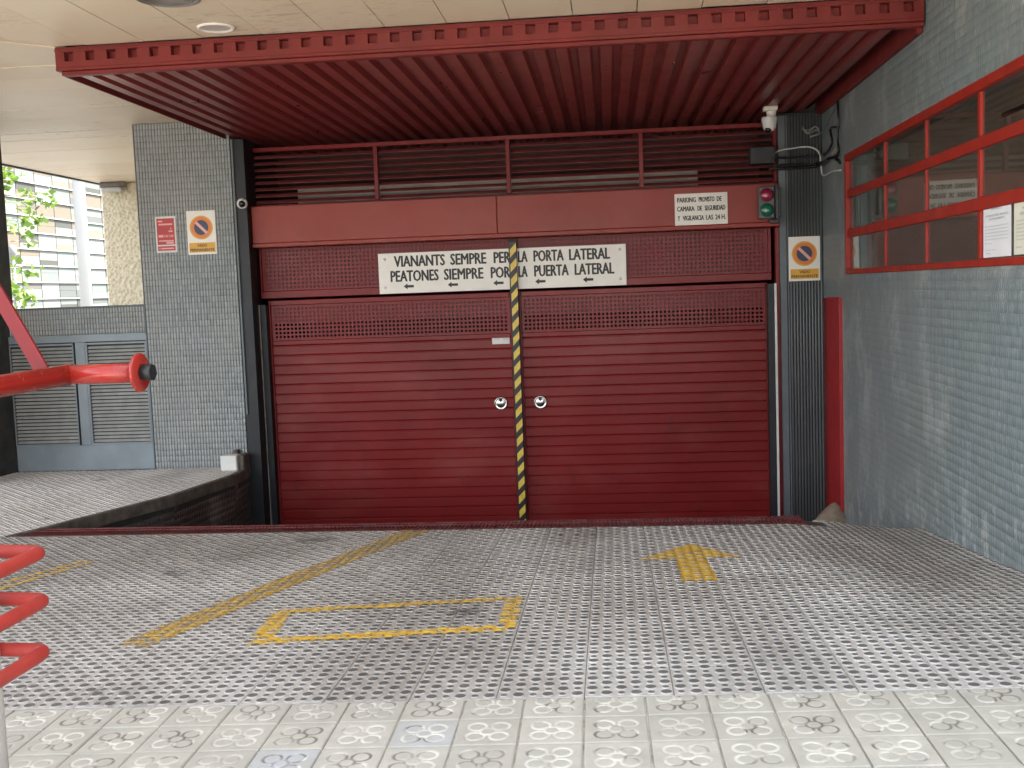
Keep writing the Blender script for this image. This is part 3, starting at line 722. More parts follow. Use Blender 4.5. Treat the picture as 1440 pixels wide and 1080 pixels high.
# red pedestrian door in the side wall
sdoor = thing('side_door', 'narrow bright red metal door at the end of side wall', 'door', (WX, 9.9, -2.3))
m = MB(); m.cbox(WX-.030, WX+.02, Dy0, 10.02, -2.7, Dz, .004); m.build('door_leaf', M['redpanel'], sdoor)
m = MB(); m.cbox(WX-.012, WX+.03, 10.04, 10.28, -2.7, Dz-.01, .004); m.build('door_frame', M['red'], sdoor)
m = MB(); m.lathe((1.915, 9.55, -1.985), [(.19, -.20), (.15, -.11), (.09, -.045), (.05, -.010), (.02, .010), (.001, .012)], n=18)
m.v = [(x+.012*math.sin(9*z+31*y), y+.012*math.sin(40*x+13*z), z+.010*math.sin(37*x+21*y)) for x, y, z in m.v]
tag(m.build('cement_mound', M['mound']), 'small ochre cement mound at the foot of red side door', 'cement patch')

# ------------------------------------------------------------ fluted pillar at right
rp = thing('fluted_pillar', 'dark fluted mosaic pillar right of the garage door', 'pillar', (1.8, 10.4, -2.6))
m = MB(); m.box(1.60, 2.0, 10.303, 10.75, -2.7, 1.54); m.build('pillar_body', M['fluteback'], rp)
m = MB(); m.cbox(1.600, 1.665, 10.285, 10.302, -2.7, 1.52, .004); m.box(1.672, 1.684, 10.290, 10.302, -2.7, 1.52); m.build('trim', M['trimgrey'], rp)
mosaic('mosaic_tile', M['flute'], rp, (1.690, 10.302, -2.7), (1, 0, 0), (0, 0, 1), (0, -1, 0), .305, 4.22, .0275, 4.22, gap=.008, vgap=.001, depth=.010, tj=.0003, jit=.0003)

# ------------------------------------------------------------ left pillar
LX0, LX1, PY = -4.48, -3.545, 10.10
lp = thing('mosaic_pillar', 'broad grey mosaic pillar with two signs left of the garage', 'pillar', (-4.0, 10.3, -1.62))
m = MB(); m.box(LX0+.004, LX1-.004, PY+.002, 10.75, -2.7, 1.72); m.build('pillar_body', M['mosaicback'], lp)
mosaic('mosaic_tile', M['mosaic'], lp, (LX0, PY+.0015, -1.66), (1, 0, 0), (0, 0, 1), (0, -1, 0), LX1-LX0, 3.38, .0289, .0564, gap=.0095, vgap=.0030, depth=.006, jit=.0010)
m = MB(); m.cbox(LX0-.012, LX0-.001, PY-.006, PY+.01, -1.66, 1.72, .002); m.build('corner_strip', M['trimgrey'], lp)
# dark door post next to it
dp = thing('door_post', 'black steel post beside the left end of garage door', 'post', (-3.48, 10.2, -2.6))
m = MB(); m.box(-3.543, -3.415, 10.105, 10.42, -2.7, 1.53); m.build('post_body', M['black'], dp)
m = MB(); m.cbox(-3.535, -3.515, 10.085, 10.104, -1.10, 1.53, .003); m.build('trim_strip', M['trimgrey'], dp)
# white box at the pillar's foot
m = MB(); m.cbox(-3.735, -3.575, 9.86, 9.98, side_z(-3.65, 9.9)+.002, side_z(-3.65, 9.9)+.150, .008)
tag(m.build('junction_box', M['white']), 'small white box on the sidewalk at the pillar foot', 'box')
m = MB(); m.cbox(-3.575, -3.52, 9.90, 10.09, -1.70, -1.47, .01); m.cbox(-3.66, -3.61, 9.99, 10.085, -1.485, -1.435, .006)
tag(m.build('wall_plug', M['cement']), 'dark stub between white box and black door post', 'stub')

# ------------------------------------------------------------ low wall and louvred vents at left
BY = 10.16
lw = thing('low_wall', 'low grey mosaic parapet wall above the louvred vents', 'wall', (-5.2, 10.2, -1.65))
m = MB(); m.box(-6.6, LX0-.013, BY+.002, BY+.2, -2.4, -.012); m.build('wall_body', M['mosaicback'], lw)
m = MB(); m.cbox(-6.6, LX0-.014, BY-.006, BY+.21, -.012, .004, .003); m.build('coping', M['trimgrey'], lw)
mosaic('mosaic_tile', M['mosaic'], lw, (-6.1, BY+.0015, -.27), (1, 0, 0), (0, 0, 1), (0, -1, 0), 6.1+LX0-.014, .255, .0289, .051, gap=.0095, vgap=.0030, depth=.006, jit=.0010)
ld = thing('louvred_door', 'blue grey double door with horizontal ventilation slats', 'vent door', (-5.2, BY-.02, -1.64))
fy0, fy1 = BY-.035, BY-.001; M_ = M['bluegrey']
gz = side_z(-5.2, 10.1)+.002
def bar(nm, x0, x1, z0, z1, y0=fy0, y1=fy1, mat=M_): 
    m = MB(); m.cbox(x0, x1, y0, y1, z0, z1, .003); return m.build(nm, mat, ld)
bar('frame', -6.05, LX0-.014, -.345, -.272); bar('frame', -5.235, -5.135, -1.362, -.347); bar('frame', -6.05, -5.93, -1.362, -.347); bar('frame', LX0-.034, LX0-.014, -1.362, -.347)
bar('kick_plate', -6.05, LX0-.014, gz, -1.364)
m = MB(); m.box(-5.93, LX0-.034, BY-.004, BY-.001, -1.362, -.347); m.build('back_plate', M['black'], ld)
sl = MB(); sl.add([(0, -.030, 0), (1, -.030, 0), (1, -.026, .0), (0, -.026, 0), (0, -.010, .024), (1, -.010, .024), (1, -.006, .024), (0, -.006, .024)],
                  [(0, 1, 2, 3), (4, 5, 6, 7), (0, 1, 5, 4), (1, 2, 6, 5), (2, 3, 7, 6), (3, 0, 4, 7)])
slm = sl.mesh('slat', M['slatlight'])
for x0, x1 in ((-5.90, -5.265), (-5.11, LX0-.045)):
    m = MB(); m.box(x0-.02, x1+.01, fy0-.004, fy0+.01, -.372, -.355); m.box(x0-.02, x1+.01, fy0-.004, fy0+.01, -1.362, -1.345); m.box(x0-.02, x0-.002, fy0-.004, fy0+.01, -1.344, -.373); m.box(x1+.002, x1+.012, fy0-.004, fy0+.01, -1.344, -.373); m.build('panel_frame', M_, ld)
    for k in range(27):
        inst('slat', slm, ld, (x0, BY, -1.338+.0355*k), scale=(x1-x0, 1, 1))
# dark return wall at the far left
cw = thing('corner_pier', 'dark grey pier at the left end of the louvred vents', 'pier', (-6.2, 9.6, -1.6))
m = MB(); m.cbox(-6.9, -5.912, 9.0, BY+.1, -2.0, 1.718, .006); m.build('pier_body', M['darkgrey'], cw)

# ------------------------------------------------------------ building volume, soffit
m = MB(); m.box(-7.08, 12, 3.2, 18, 1.78, 5.0); m.box(-4.4, 2.2, 12.6, 18, -2.7, 1.78); m.box(4.7, 12, 3.2, 3.45, -2, 1.78); m.box(4.7, 12, 3.45, 18, -2, 1.78)
m.box(-4.4, -3.6, 10.75, 12.6, -2.7, 1.78); m.box(1.62, 2.2, 10.75, 12.6, -2.7, 1.78); m.box(2.2, 4.7, 10.3, 12.6, -2, 1.78)
m.box(12, 26, -16, 2.5, -1.5, 8.5)  # added unseen block, screens off sky to darken the right side
bl = m.build('building', M['buildmass']); tag(bl, 'beige building volume above the covered garage entrance, with added sky-blocking box at right', 'building')
m = MB(); m.box(-7.12, -7.085, 3.2, 14.9, 1.70, 1.95); m.box(-7.12, 12, 3.16, 3.195, 1.70, 1.95)
m.build('fascia', M['facadedark'], bl)
ceil = thing('ceiling', 'x', 'x', (-2.5, 7, 1.72)); del ceil['label']; del ceil['category']; ceil['kind'] = 'structure'
CY = 6.985; MX = -3.60
xs = [-3.39-.40*k for k in range(10, 0, -1)]+[-3.39+.4017*k for k in range(0, 14)]
xs = [x for x in xs if x > -7.1]; xs = [-7.08]+xs+[2.0]
for a, b in zip(xs[:-1], xs[1:]):
    if b-a < .02: continue
    a2, b2 = a+.0032, b-.0032; dz = random.gauss(0, .0012); m = MB()
    ya = CY if a2 >= MX else CY-(MX-a2); yb = CY if b2 >= MX else CY-(MX-b2)
    if max(ya, yb) < 3.25: continue
    pl = [(a2, 3.22), (b2, 3.22), (b2, yb-.003), (a2, ya-.003)]
    if a2 < MX < b2: pl = [(a2, 3.22), (b2, 3.22), (b2, CY-.003), (MX, CY-.003), (a2, ya-.003)]
    if ya < 3.23: pl = [(b2-(yb-3.22), 3.22), (b2, 3.22), (b2, yb-.003)]
    m.prism(pl, 1.72+dz, 1.745, 'Z'); m.build('ceiling_panel', M['soffit'], ceil)
y = 3.48; ysf = []
while y < 14.7: ysf.append(y); y += .402
ysf.append(14.72)
for a, b in zip(ysf[:-1], ysf[1:]):
    a2, b2 = a+.0032, b-.0032; dz = random.gauss(0, .0012); m = MB()
    xr = lambda y_: MX-(CY-y_)-.004 if y_ < CY else MX+.01
    pl = [(-7.08, a2), (xr(a2), a2), (xr(b2), b2), (-7.08, b2)]
    if a2 < CY < b2: pl = [(-7.08, a2), (xr(a2), a2), (MX, CY), (xr(b2), b2), (-7.08, b2)]
    m.prism(pl, 1.72+dz, 1.745, 'Z'); m.build('ceiling_panel', M['soffit'], ceil)
m = MB(); m.box(-7.08, 2.0, 3.22, 6.98, 1.748, 1.778); m.box(-7.08, -3.58, 6.98, 14.7, 1.748, 1.778); m.build('ceiling_backing', M['interior'], ceil)
# trim on the mitre joint
m = MB(); d = .018
m.prism([(MX-3.4, CY-3.4), (MX, CY), (MX-d*.5, CY+d), (MX-3.4-d, CY-3.4+d*.5)], 1.712, 1.7185, 'Z'); m.build('mitre_strip', M['soffit'], ceil)
# recessed lights
dl = thing('downlight', 'round white recessed downlight in the cream ceiling by the canopy', 'ceiling light', (-2.41, 6.74, 1.72))
m = MB(); m.lathe((-2.41, 6.74, 1.72), [(.118, -.001), (.118, -.010), (.104, -.014), (.092, -.008), (.090, .0)]); m.build('trim_ring', M['sign'], dl)
m = MB(); m.lathe((-2.41, 6.74, 1.72), [(.091, -.006), (.04, -.006), (.0005, -.006)]); m.build('diffuser', M['downlight'], dl)
vl = thing('ceiling_speaker', 'round grey metal grille set in the cream ceiling at picture top', 'ceiling grille', (-2.42, 6.02, 1.72))
m = MB(); m.lathe((-2.42, 6.02, 1.72), [(.185, -.001), (.18, -.014), (.165, -.018), (.16, -.008)]); m.build('trim_ring', M['mesh_grey'], vl)
m = MB()
for k in range(9): m.lathe((-2.42, 6.02, 1.72), [(.158-.017*k, -.004), (.150-.017*k, -.012), (.146-.017*k, -.004)])
m.build('grille', M['mesh_grey'], vl)
m = MB(); m.lathe((-2.42, 6.02, 1.72), [(.16, -.003), (.0005, -.003)]); m.build('back_plate', M['blackgloss'], vl)

# pebbledash column and bulkhead lamp behind the low wall
bc = MB(); bc.cbox(-7.06, -5.95, 14.7, 15.5, -1.75, 1.718, .02)
tag(bc.build('pebbledash_column', M['stone']), 'pale yellow pebbledash column standing behind the low mosaic wall', 'column')
bh = thing('bulkhead_lamp', 'pale bulkhead lamp under the soffit on pebbledash column', 'lamp', (-6.85, 14.6, 1.66))
m = MB(); m.cbox(-7.02, -6.66, 14.58, 14.698, 1.64, 1.715, .012); m.build('lamp_base', M['mesh_grey'], bh)
m = MB(); m.cbox(-6.99, -6.69, 14.54, 14.63, 1.575, 1.638, .02); m.build('lamp_cover', M['postwhite'], bh)

# ------------------------------------------------------------ canopy
can = thing('canopy', 'wide dark red ribbed metal canopy over the garage entrance', 'canopy', (-.8, 7.0, 1.54))
CX0, CX1 = -3.61, 1.985
# front fascia with the row of square sockets
pit = .1462; n0 = int((CX1-CX0-.1)/pit); xl = [CX0]
x = CX0+.062
while x+.062 < CX1-.02: xl += [x, x+.062]; x += pit
xl.append(CX1); zl = [1.585, 1.625, 1.685, 1.716]
m = MB(); holes_plate(m, xl, zl, 7.0, .055, lambda i, j: j == 1 and i % 2 == 1)
m.box(CX0, CX1, 7.053, 7.062, 1.585, 1.716)
m.add([(CX0, 7.0, 1.585), (CX1, 7.0, 1.585), (CX1, 7.0, 1.716), (CX0, 7.0, 1.716), (CX0, 7.06, 1.585), (CX1, 7.06, 1.585), (CX1, 7.06, 1.716), (CX0, 7.06, 1.716)], [(0, 1, 5, 4), (2, 3, 7, 6), (0, 4, 7, 3), (1, 2, 6, 5)])
fa = m.build('fascia', M['redcanopy'], can)
m = MB(); m.cbox(CX0, CX1, 6.992, 7.05, 1.5635, 1.5845, .003); m.cbox(CX0+.03, CX1, 7.010, 7.07, 1.535, 1.5625, .004); m.build('edge_strip', M['redcanopy'], can)
m = MB(); m.cbox(CX0, CX1, 6.990, 6.999, 1.6865, 1.700, .002); m.build('top_strip', M['redcanopy'], can)
m = MB(); m.cbox(CX0+.022, CX0+.034, 7.072, 10.42, 1.538, 1.716, .002); m.build('side_strip', M['redcanopy'], can)
m = MB(); m.cbox(1.955, 1.995, 7.065, 10.30, 1.505, 1.70, .003); m.build('side_strip', M['redcanopy'], can)
# ribbed soffit sheets, each five ribs wide
rp_ = .1462; x = CX0+.035; k = 0
while x < 1.94:
    nr = 5; m = MB(); pr = []; x1 = x
    for r in range(nr):
        if x1+rp_ > 1.955: break
        pr += [(x1, 1.598), (x1+.040, 1.598), (x1+.055, 1.556), (x1+.130, 1.556)]; x1 += rp_
    pr.append((x1, 1.598))
    if len(pr) < 3: break
    dz = -.0025*(k % 2)
    y0, y1 = 7.072, 11.6
    vs = [(px, y0, pz+dz) for px, pz in pr]+[(px, y1, pz+dz) for px, pz in pr]; q = len(pr)
    m.add(vs, [(i, i+1, q+i+1, q+i) for i in range(q-1)])
    vs2 = [(px, yy, pz+.004+dz) for yy in (y0, y1) for px, pz in pr]; m.add(vs2, [(i, i+1, q+i+1, q+i) for i in range(q-1)])
    m.box(x1-.008, x1+.003, y0, y1, 1.592+dz, 1.5975+dz)
    m.build('ribbed_sheet', M['redribs'], can); x = x1+.001; k += 1
m = MB(); m.box(CX0+.03, 1.96, 7.075, 11.6, 1.64, 1.70); m.build('roof_deck', M['darkred'], can)
m = MB(); m.box(-3.6, 1.62, 11.6, 11.65, .9, 1.7); m.build('rear_panel', M['darkred'], can)

# ------------------------------------------------------------ louvre grille over the door
lg = thing('louvre_grille', 'dark red louvre grille between canopy and door beam', 'grille', (-.9, 10.4, .92))
gx0, gx1 = -3.413, 1.598
def lb(nm, x0, x1, z0, z1, y0=10.36, y1=10.42, mat='red'):
    m = MB(); m.cbox(x0, x1, y0, y1, z0, z1, .003); return m.build(nm, M[mat], lg)
lb('frame', gx0, gx1, 1.435, 1.475); lb('frame', gx0, gx1, .905, .925)
lb('frame', gx1-.03, gx1, .927, 1.433)
for x in (-2.2, -.92, .34): lb('mullion', x-.02, x+.02, .927, 1.433, 10.345, 10.40)
xb = [gx0, -2.222, -2.178, -.942, -.898, .318, .362, gx1-.032]
sl = MB(); sl.add([(0, -.022, 0), (1, -.022, 0), (1, .020, .030), (0, .020, .030), (0, -.022, .004), (1, -.022, .004), (1, .020, .034), (0, .020, .034)],
                  [(0, 1, 2, 3), (4, 5, 6, 7), (0, 1, 5, 4), (1, 2, 6, 5), (2, 3, 7, 6), (3, 0, 4, 7)])
slm2 = sl.mesh('slat', M['darkred'])
M['slatred'] = simple('louvre_red_paint', (.20, .040, .036), .5, var=.2, scale=6)
slm2.materials[0] = M['slatred']
for a in range(0, 8, 2):
    for k in range(8): inst('slat', slm2, lg, (xb[a]+.001, 10.40, .938+.062*k), scale=(xb[a+1]-xb[a]-.002, 1, 1))
m = MB(); m.cbox(-3.10, .9, 10.75, 10.95, .95, 1.11, .01); tag(m.build('air_duct', M['beam']), 'pale dusty duct seen behind the louvre grille', 'duct')

# ------------------------------------------------------------ beam over the door
hb = thing('door_beam', 'faded red box beam over the garage doors', 'beam', (-.9, 10.3, .52))
m = MB(); m.cbox(-3.41, -1.032, 10.205, 10.40, .545, .900, .006); m.build('beam_panel', M['redbeam'], hb)
m = MB(); m.cbox(-1.028, 1.59, 10.200, 10.40, .545, .898, .006); m.build('beam_panel', M['redbeam'], hb)
m = MB(); m.cbox(-3.41, 1.59, 10.190, 10.40, .505, .5435, .005); m.build('lower_lip', M['redbeam'], hb)
# perforated transom
tr = thing('transom_panel', 'perforated dark red transom panel above the two door leaves', 'panel', (-.9, 10.36, .05))
hp = .0392
def perf(x0, x1, z0, z1, hs=.021, Y=10.362):
    nx = int((x1-x0-.03)/hp); nz = int((z1-z0-.02)/hp); ox = x0+((x1-x0)-nx*hp)/2; oz = z0+((z1-z0)-nz*hp)/2
    xs = [x0]; zs = [z0]
    for i in range(nx): c = ox+(i+.5)*hp; xs += [c-hs/2, c+hs/2]
    for i in range(nz): c = oz+(i+.5)*hp; zs += [c-hs/2, c+hs/2]
    xs.append(x1); zs.append(z1); m = MB(); holes_plate(m, xs, zs, Y, .003, lambda i, j: i % 2 == 1 and j % 2 == 1); return m
M['backing'] = simple('dusty_backing_sheet', (.10, .016, .016), .6, var=.5, scale=2.2)
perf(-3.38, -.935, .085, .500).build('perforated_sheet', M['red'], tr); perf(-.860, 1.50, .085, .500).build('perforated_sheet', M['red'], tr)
m = MB(); m.box(-3.38, 1.5, 10.375, 10.378, .06, .502); m.build('backing_sheet', M['backing'], tr)
m = MB(); m.cbox(-3.40, -.937, 10.335, 10.38, .012, .083, .005); m.cbox(-.858, 1.53, 10.335, 10.38, .012, .083, .005); m.cbox(1.502, 1.53, 10.345, 10.38, .085, .502, .003); m.cbox(-3.40, -3.382, 10.345, 10.38, .085, .502, .003); m.build('rail', M['red'], tr)

# ------------------------------------------------------------ the two door leaves
SH = .0965; ZT = -.452; NS = 22
prof = [(.012, 0), (-.006, 0), (-.0135, .005), (-.0135, .078), (-.0105, .083), (-.0105, .087), (-.0125, .0905), (-.006, .0962), (.012, .0962)]
def leaf(label, x0, x1, perf_x):
    t = thing('door_leaf', label, 'garage door', ((x0+x1)/2, 10.38, ZT-NS*SH), 'garage door leaves')
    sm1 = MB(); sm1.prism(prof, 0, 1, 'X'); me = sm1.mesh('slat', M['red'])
    bm = bmesh.new(); bm.from_mesh(me); bmesh.ops.recalc_face_normals(bm, faces=bm.faces[:]); bm.to_mesh(me); bm.free()
    for k in range(NS):
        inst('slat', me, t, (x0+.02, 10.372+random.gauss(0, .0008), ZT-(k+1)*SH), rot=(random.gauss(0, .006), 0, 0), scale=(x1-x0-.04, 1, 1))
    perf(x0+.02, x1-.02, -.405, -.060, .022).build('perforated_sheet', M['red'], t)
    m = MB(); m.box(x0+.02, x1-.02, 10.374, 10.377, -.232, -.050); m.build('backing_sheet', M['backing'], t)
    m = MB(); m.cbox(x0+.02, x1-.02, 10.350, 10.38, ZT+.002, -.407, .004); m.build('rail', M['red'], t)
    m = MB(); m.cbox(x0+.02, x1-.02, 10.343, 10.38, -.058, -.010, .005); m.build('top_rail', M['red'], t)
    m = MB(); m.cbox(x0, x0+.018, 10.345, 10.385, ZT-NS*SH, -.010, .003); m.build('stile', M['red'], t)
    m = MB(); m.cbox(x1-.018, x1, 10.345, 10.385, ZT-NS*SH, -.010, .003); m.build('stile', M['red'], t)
    return t
dl1 = leaf('left red slatted garage door leaf with a small white sticker', -3.335, -.935, 0)
dl2 = leaf('right red slatted garage door leaf, without a sticker', -.862, 1.490, 0)
def lock(parent, x, label=None):
    c = (x, 10.357, -1.085)
    m = MB(); m.lathe(c, [(.0005, .018), (.040, .018), (.046, .012), (.052, .020), (.060, .020), (.066, .008), (.068, -.004)], axis=(0, -1, 0), n=28); e = m.build('lock_plate', M['chrome'], parent, c)
    m = MB(); m.prism([(x-.016, -1.04), (x-.012, -1.062), (x, -1.074), (x+.012, -1.062), (x+.016, -1.04)], 10.331, 10.338, 'Y'); m.build('finger_hole', M['black'], e)
    return e
lock(dl1, -1.075); lock(dl2, -.690)
m = MB(); m.box(-1.137, -.968, 10.3535, 10.3555, -.508, -.434); st = m.build('sticker', M['white'], dl1)
m = MB(); text_into(m, 'CUIDADO', -1.125, -1.06, -.468, -.452, 10.3528, .0); text_into(m, 'PUERTA', -1.04, -.98, -.468, -.452, 10.3528, .0); m.build('lettering', M['inkgrey'], st)
# hazard bar over the meeting edge
hz = thing('hazard_bar', 'black and yellow striped bar down the middle of the garage doors', 'hazard bar', (-.9, 10.27, -2.4))
bx0, bx1 = -.937, -.862; zt, zbm = .470, -2.45
m = MB(); m.cbox(bx0, bx1, 10.262, 10.332, zbm, zt, .004); m.build('bar', M['tapeblack'], hz)
m = MB(); m.box(-.945, -.855, 10.333, 10.384, zbm, .50); m.build('meeting_stile', M['darkred'], hz)
m = MB(); z = zt-.11; hgt = .075; pitz = .140
while z > zbm:
    a = z; x0, x1 = bx0+.012, bx1+.0
    m.add([(x0, 10.2612, a-.045), (x1-.002, 10.2612, a+.020), (x1-.002, 10.2612, a+.020+hgt), (x0, 10.2612, a-.045+hgt)], [(0, 1, 2, 3)]); z -= pitz
m.build('stripe', M['tapeyellow'], hz)

# door guides
gd = thing('door_guide', 'black rubber door guide with pale edge at left of doors', 'door guide', (-3.37, 10.3, -2.6), 'door guides')
m = MB(); m.cbox(-3.395, -3.337, 10.27, 10.39, -2.6, -.045, .004); m.build('guide', M['black'], gd)
m = MB(); m.cbox(-3.411, -3.397, 10.262, 10.30, -2.6, -.045, .002); m.build('edge_strip', M['mesh_grey'], gd)
gd = thing('door_guide', 'black rubber door guide with white edge at right of doors', 'door guide', (1.53, 10.3, -2.6), 'door guides')
m = MB(); m.cbox(1.478, 1.538, 10.25, 10.39, -2.6, -.020, .004); m.build('guide', M['black'], gd)
m = MB(); m.cbox(1.539, 1.560, 10.240, 10.29, -2.6, -.020, .002); m.build('edge_strip', M['white'], gd)
m = MB(); m.cbox(1.562, 1.597, 10.29, 10.39, -2.6, .50, .003); m.build('jamb', M['red'], gd)
m = MB(); m.box(-3.6, 1.62, 12.5, 12.55, -3.2, 1.7); m.box(-3.62, -3.57, 10.45, 12.55, -3.2, 1.7); m.box(1.605, 1.62, 10.76, 12.55, -3.2, 1.7)
tag(m.build('garage_interior', M['interior']), kind='structure')

# ------------------------------------------------------------ signs
ms = thing('pedestrian_sign', 'long off-white sign telling pedestrians to use the side door', 'sign', (-1.02, 10.33, .02))
m = MB(); m.cbox(-2.214, .173, 10.322, 10.330, .016, .405, .002); m.build('board', M['sign'], ms)
m = MB(); Y = 10.3205
for s, a, b in (('VIANANTS', -2.06, -1.56), ('SEMPRE', -1.51, -1.159), ('PER', -1.09, -.925), ('LA', -.857, -.762), ('PORTA', -.707, -.415), ('LATERAL', -.367, .024)): text_into(m, s, a, b, .270, .384, Y, .014)
for s, a, b in (('PEATONES', -2.10, -1.627), ('SIEMPRE', -1.578, -1.192), ('POR', -1.123, -.932), ('LA', -.857, -.767), ('PUERTA', -.705, -.372), ('LATERAL', -.318, .06)): text_into(m, s, a, b, .128, .242, Y, .014)
m.build('lettering', M['ink'], ms)
for x in (-1.925, -1.494, -1.052, -.648, -.192):
    m = MB(); z = .081; m.add([(x-.05, Y, z), (x-.012, Y, z+.028), (x-.012, Y, z+.012), (x+.05, Y, z+.012), (x+.05, Y, z-.012), (x-.012, Y, z-.012), (x-.012, Y, z-.028)], [tuple(range(7))]); m.build('arrow_mark', M['ink'], ms)
for x, z in ((-2.151, .348), (-2.157, .073), (.113, .353), (.112, .077)):
    m = MB(); m.lathe((x, 10.3215, z), [(.016, 0), (.014, .004), (.0005, .006)], axis=(0, -1, 0), n=12); m.build('screw', M['whiteplastic'], ms)
s2 = thing('security_sign', 'off-white sign about security cameras on the beam', 'sign', (.88, 10.2, .55))
m = MB(); m.cbox(.634, 1.118, 10.190, 10.1985, .547, .838, .002); m.build('board', M['sign'], s2)
m = MB(); Y = 10.1885
for s, a, b, z0, z1 in (('PARKING', .657, .83, .757, .805), ('PROVISTO', .855, 1.000, .757, .805), ('DE', 1.02, 1.065, .757, .805), ('CAMARA', .655, .815, .676, .724), ('DE', .842, .885, .676, .724), ('SEGURIDAD', .908, 1.098, .676, .724),
                        ('Y', .660, .680, .590, .638), ('VIGILANCIA', .705, .90, .590, .638), ('LAS', .918, .985, .590, .638), ('24 H.', 1.003, 1.10, .590, .638)): text_into(m, s, a, b, z0, z1, Y, .018)
m.build('lettering', M['ink'], s2)
def vado(label, x0, x1, z0, z1, Y):
    t = thing('no_parking_sign', label, 'sign', ((x0+x1)/2, Y, z0), 'no parking signs')
    m = MB(); m.cbox(x0, x1, Y-.008, Y, z0, z1, .002); m.build('board', M['sign'], t)
    w_ = x1-x0; h_ = z1-z0; cx = (x0+x1)/2; cz = z1-.385*h_; R = .40*w_
    m = MB(); disc(m, cx, cz, R, Y-.0090, mi=0); disc(m, cx, cz, R*.88, Y-.0096, mi=1); disc(m, cx, cz, R*.62, Y-.0102, mi=2)
    a = R*.62*.75; q = R*.085
    m.add([(cx-a-q, Y-.0108, cz+a-q), (cx-a+q, Y-.0108, cz+a+q), (cx+a+q, Y-.0108, cz-a+q), (cx+a-q, Y-.0108, cz-a-q)], [(0, 1, 2, 3)], 3)
    m.build('prohibition_symbol', [M['yellow'], M['orange'], M['navy'], M['signpink']], t)
    m = MB(); m.box(x0+.05*w_, x1-.05*w_, Y-.0095, Y-.008, z0+.05*h_, z0+.27*h_); m.build('caption_band', M['yellow'], t)
    m = MB(); text_into(m, 'VADO', cx-.17*w_, cx+.17*w_, z0+.175*h_, z0+.240*h_, Y-.0102, .02); text_into(m, 'PERMANENTE', cx-.42*w_, cx+.42*w_, z0+.075*h_, z0+.140*h_, Y-.0102, .02); m.build('lettering', M['ink'], t)
vado('no parking sign with orange ring on the broad left pillar', -4.01, -3.725, .458, .875, PY-.006)
vado('no parking sign on the dark fluted pillar by the side wall', 1.681, 1.968, -.008, .404, 10.292)
s4 = thing('alarm_sign', 'small red sign in white border on the broad left pillar', 'sign', (-4.22, PY, .49), None)
x0, x1, z0, z1, Y = -4.325, -4.118, .490, .836, PY-.006
m = MB(); m.cbox(x0, x1, Y-.006, Y, z0, z1, .002); m.build('board', M['white'], s4)
m = MB(); m.box(x0+.016, x1-.016, Y-.0072, Y-.006, z0+.075, z1-.02); m.box(x0+.016, x1-.016, Y-.0072, Y-.006, z0+.018, z0+.062); m.build('red_field', M['signred'], s4)
m = MB(); q = Y-.008
m.box(x0+.03, x0+.075, q, q+.0006, z1-.055, z1-.040); m.box(x0+.035, x1-.035, q, q+.0006, z1-.085, z1-.069)
m.add([(x1-.060, q, z1-.125), (x1-.044, q, z1-.125), (x1-.052, q, z1-.105)], [(0, 1, 2)]); m.box(x1-.075, x1-.035, q, q+.0006, z1-.150, z1-.137)
m.box(x0+.03, x0+.078, q, q+.0006, z1-.200, z1-.176); text_into(m, '540', x0+.086, x0+.128, z1-.200, z1-.176, q, .02); text_into(m, '540', x0+.136, x0+.178, z1-.200, z1-.176, q, .02)
m.box(x0+.03, x1-.03, q, q+.0006, z1-.240, z1-.228); m.box(x0+.105, x1-.03, q, q+.0006, z1-.262, z1-.244); m.box(x0+.05, x1-.03, q, q+.0006, z0+.033, z0+.046)
m.lathe((x0+.036, q, z0+.040), [(.0095, 0), (.0065, 0)], axis=(0, -1, 0), n=16)
m.build('lettering', M['signpink'], s4)

# ------------------------------------------------------------ traffic light
tl = thing('traffic_light', 'small red and green traffic light at the beam end', 'traffic light', (1.46, 10.1, .56))
m = MB(); m.cbox(1.385, 1.525, 10.05, 10.16, .570, .858, .008); m.build('housing', M['housing'], tl)
for z, mt, nm in ((.783, 'redlens', 'red_lens'), (.647, 'greenlens', 'green_lens')):
    m = MB(); m.lathe((1.455, 10.05, z), [(.062, -.002), (.062, .006), (.056, .006)], axis=(0, -1, 0), n=24); m.build('lens_ring', M['blackgloss'], tl)
    m = MB(); m.lathe((1.455, 10.05, z), [(.056*math.cos(a), .004+.026*math.sin(a)) for a in [i*math.pi/12 for i in range(7)]], axis=(0, -1, 0), n=24); m.build(nm, M[mt], tl)
m = MB(); m.cbox(1.530, 1.560, 10.03, 10.19, .560, .875, .005); m.cbox(1.556, 1.59, 10.10, 10.13, .585, .850, .005); m.cbox(1.49, 1.58, 10.14, 10.20, .53, .568, .005); m.build('bracket', M['blackgloss'], tl)
# black box above it
m = MB(); m.cbox(1.315, 1.545, 10.08, 10.19, 1.062, 1.225, .010); tag(m.build('sensor_box', M['blackgloss']), 'black rectangular box in front of the louvre grille', 'box')
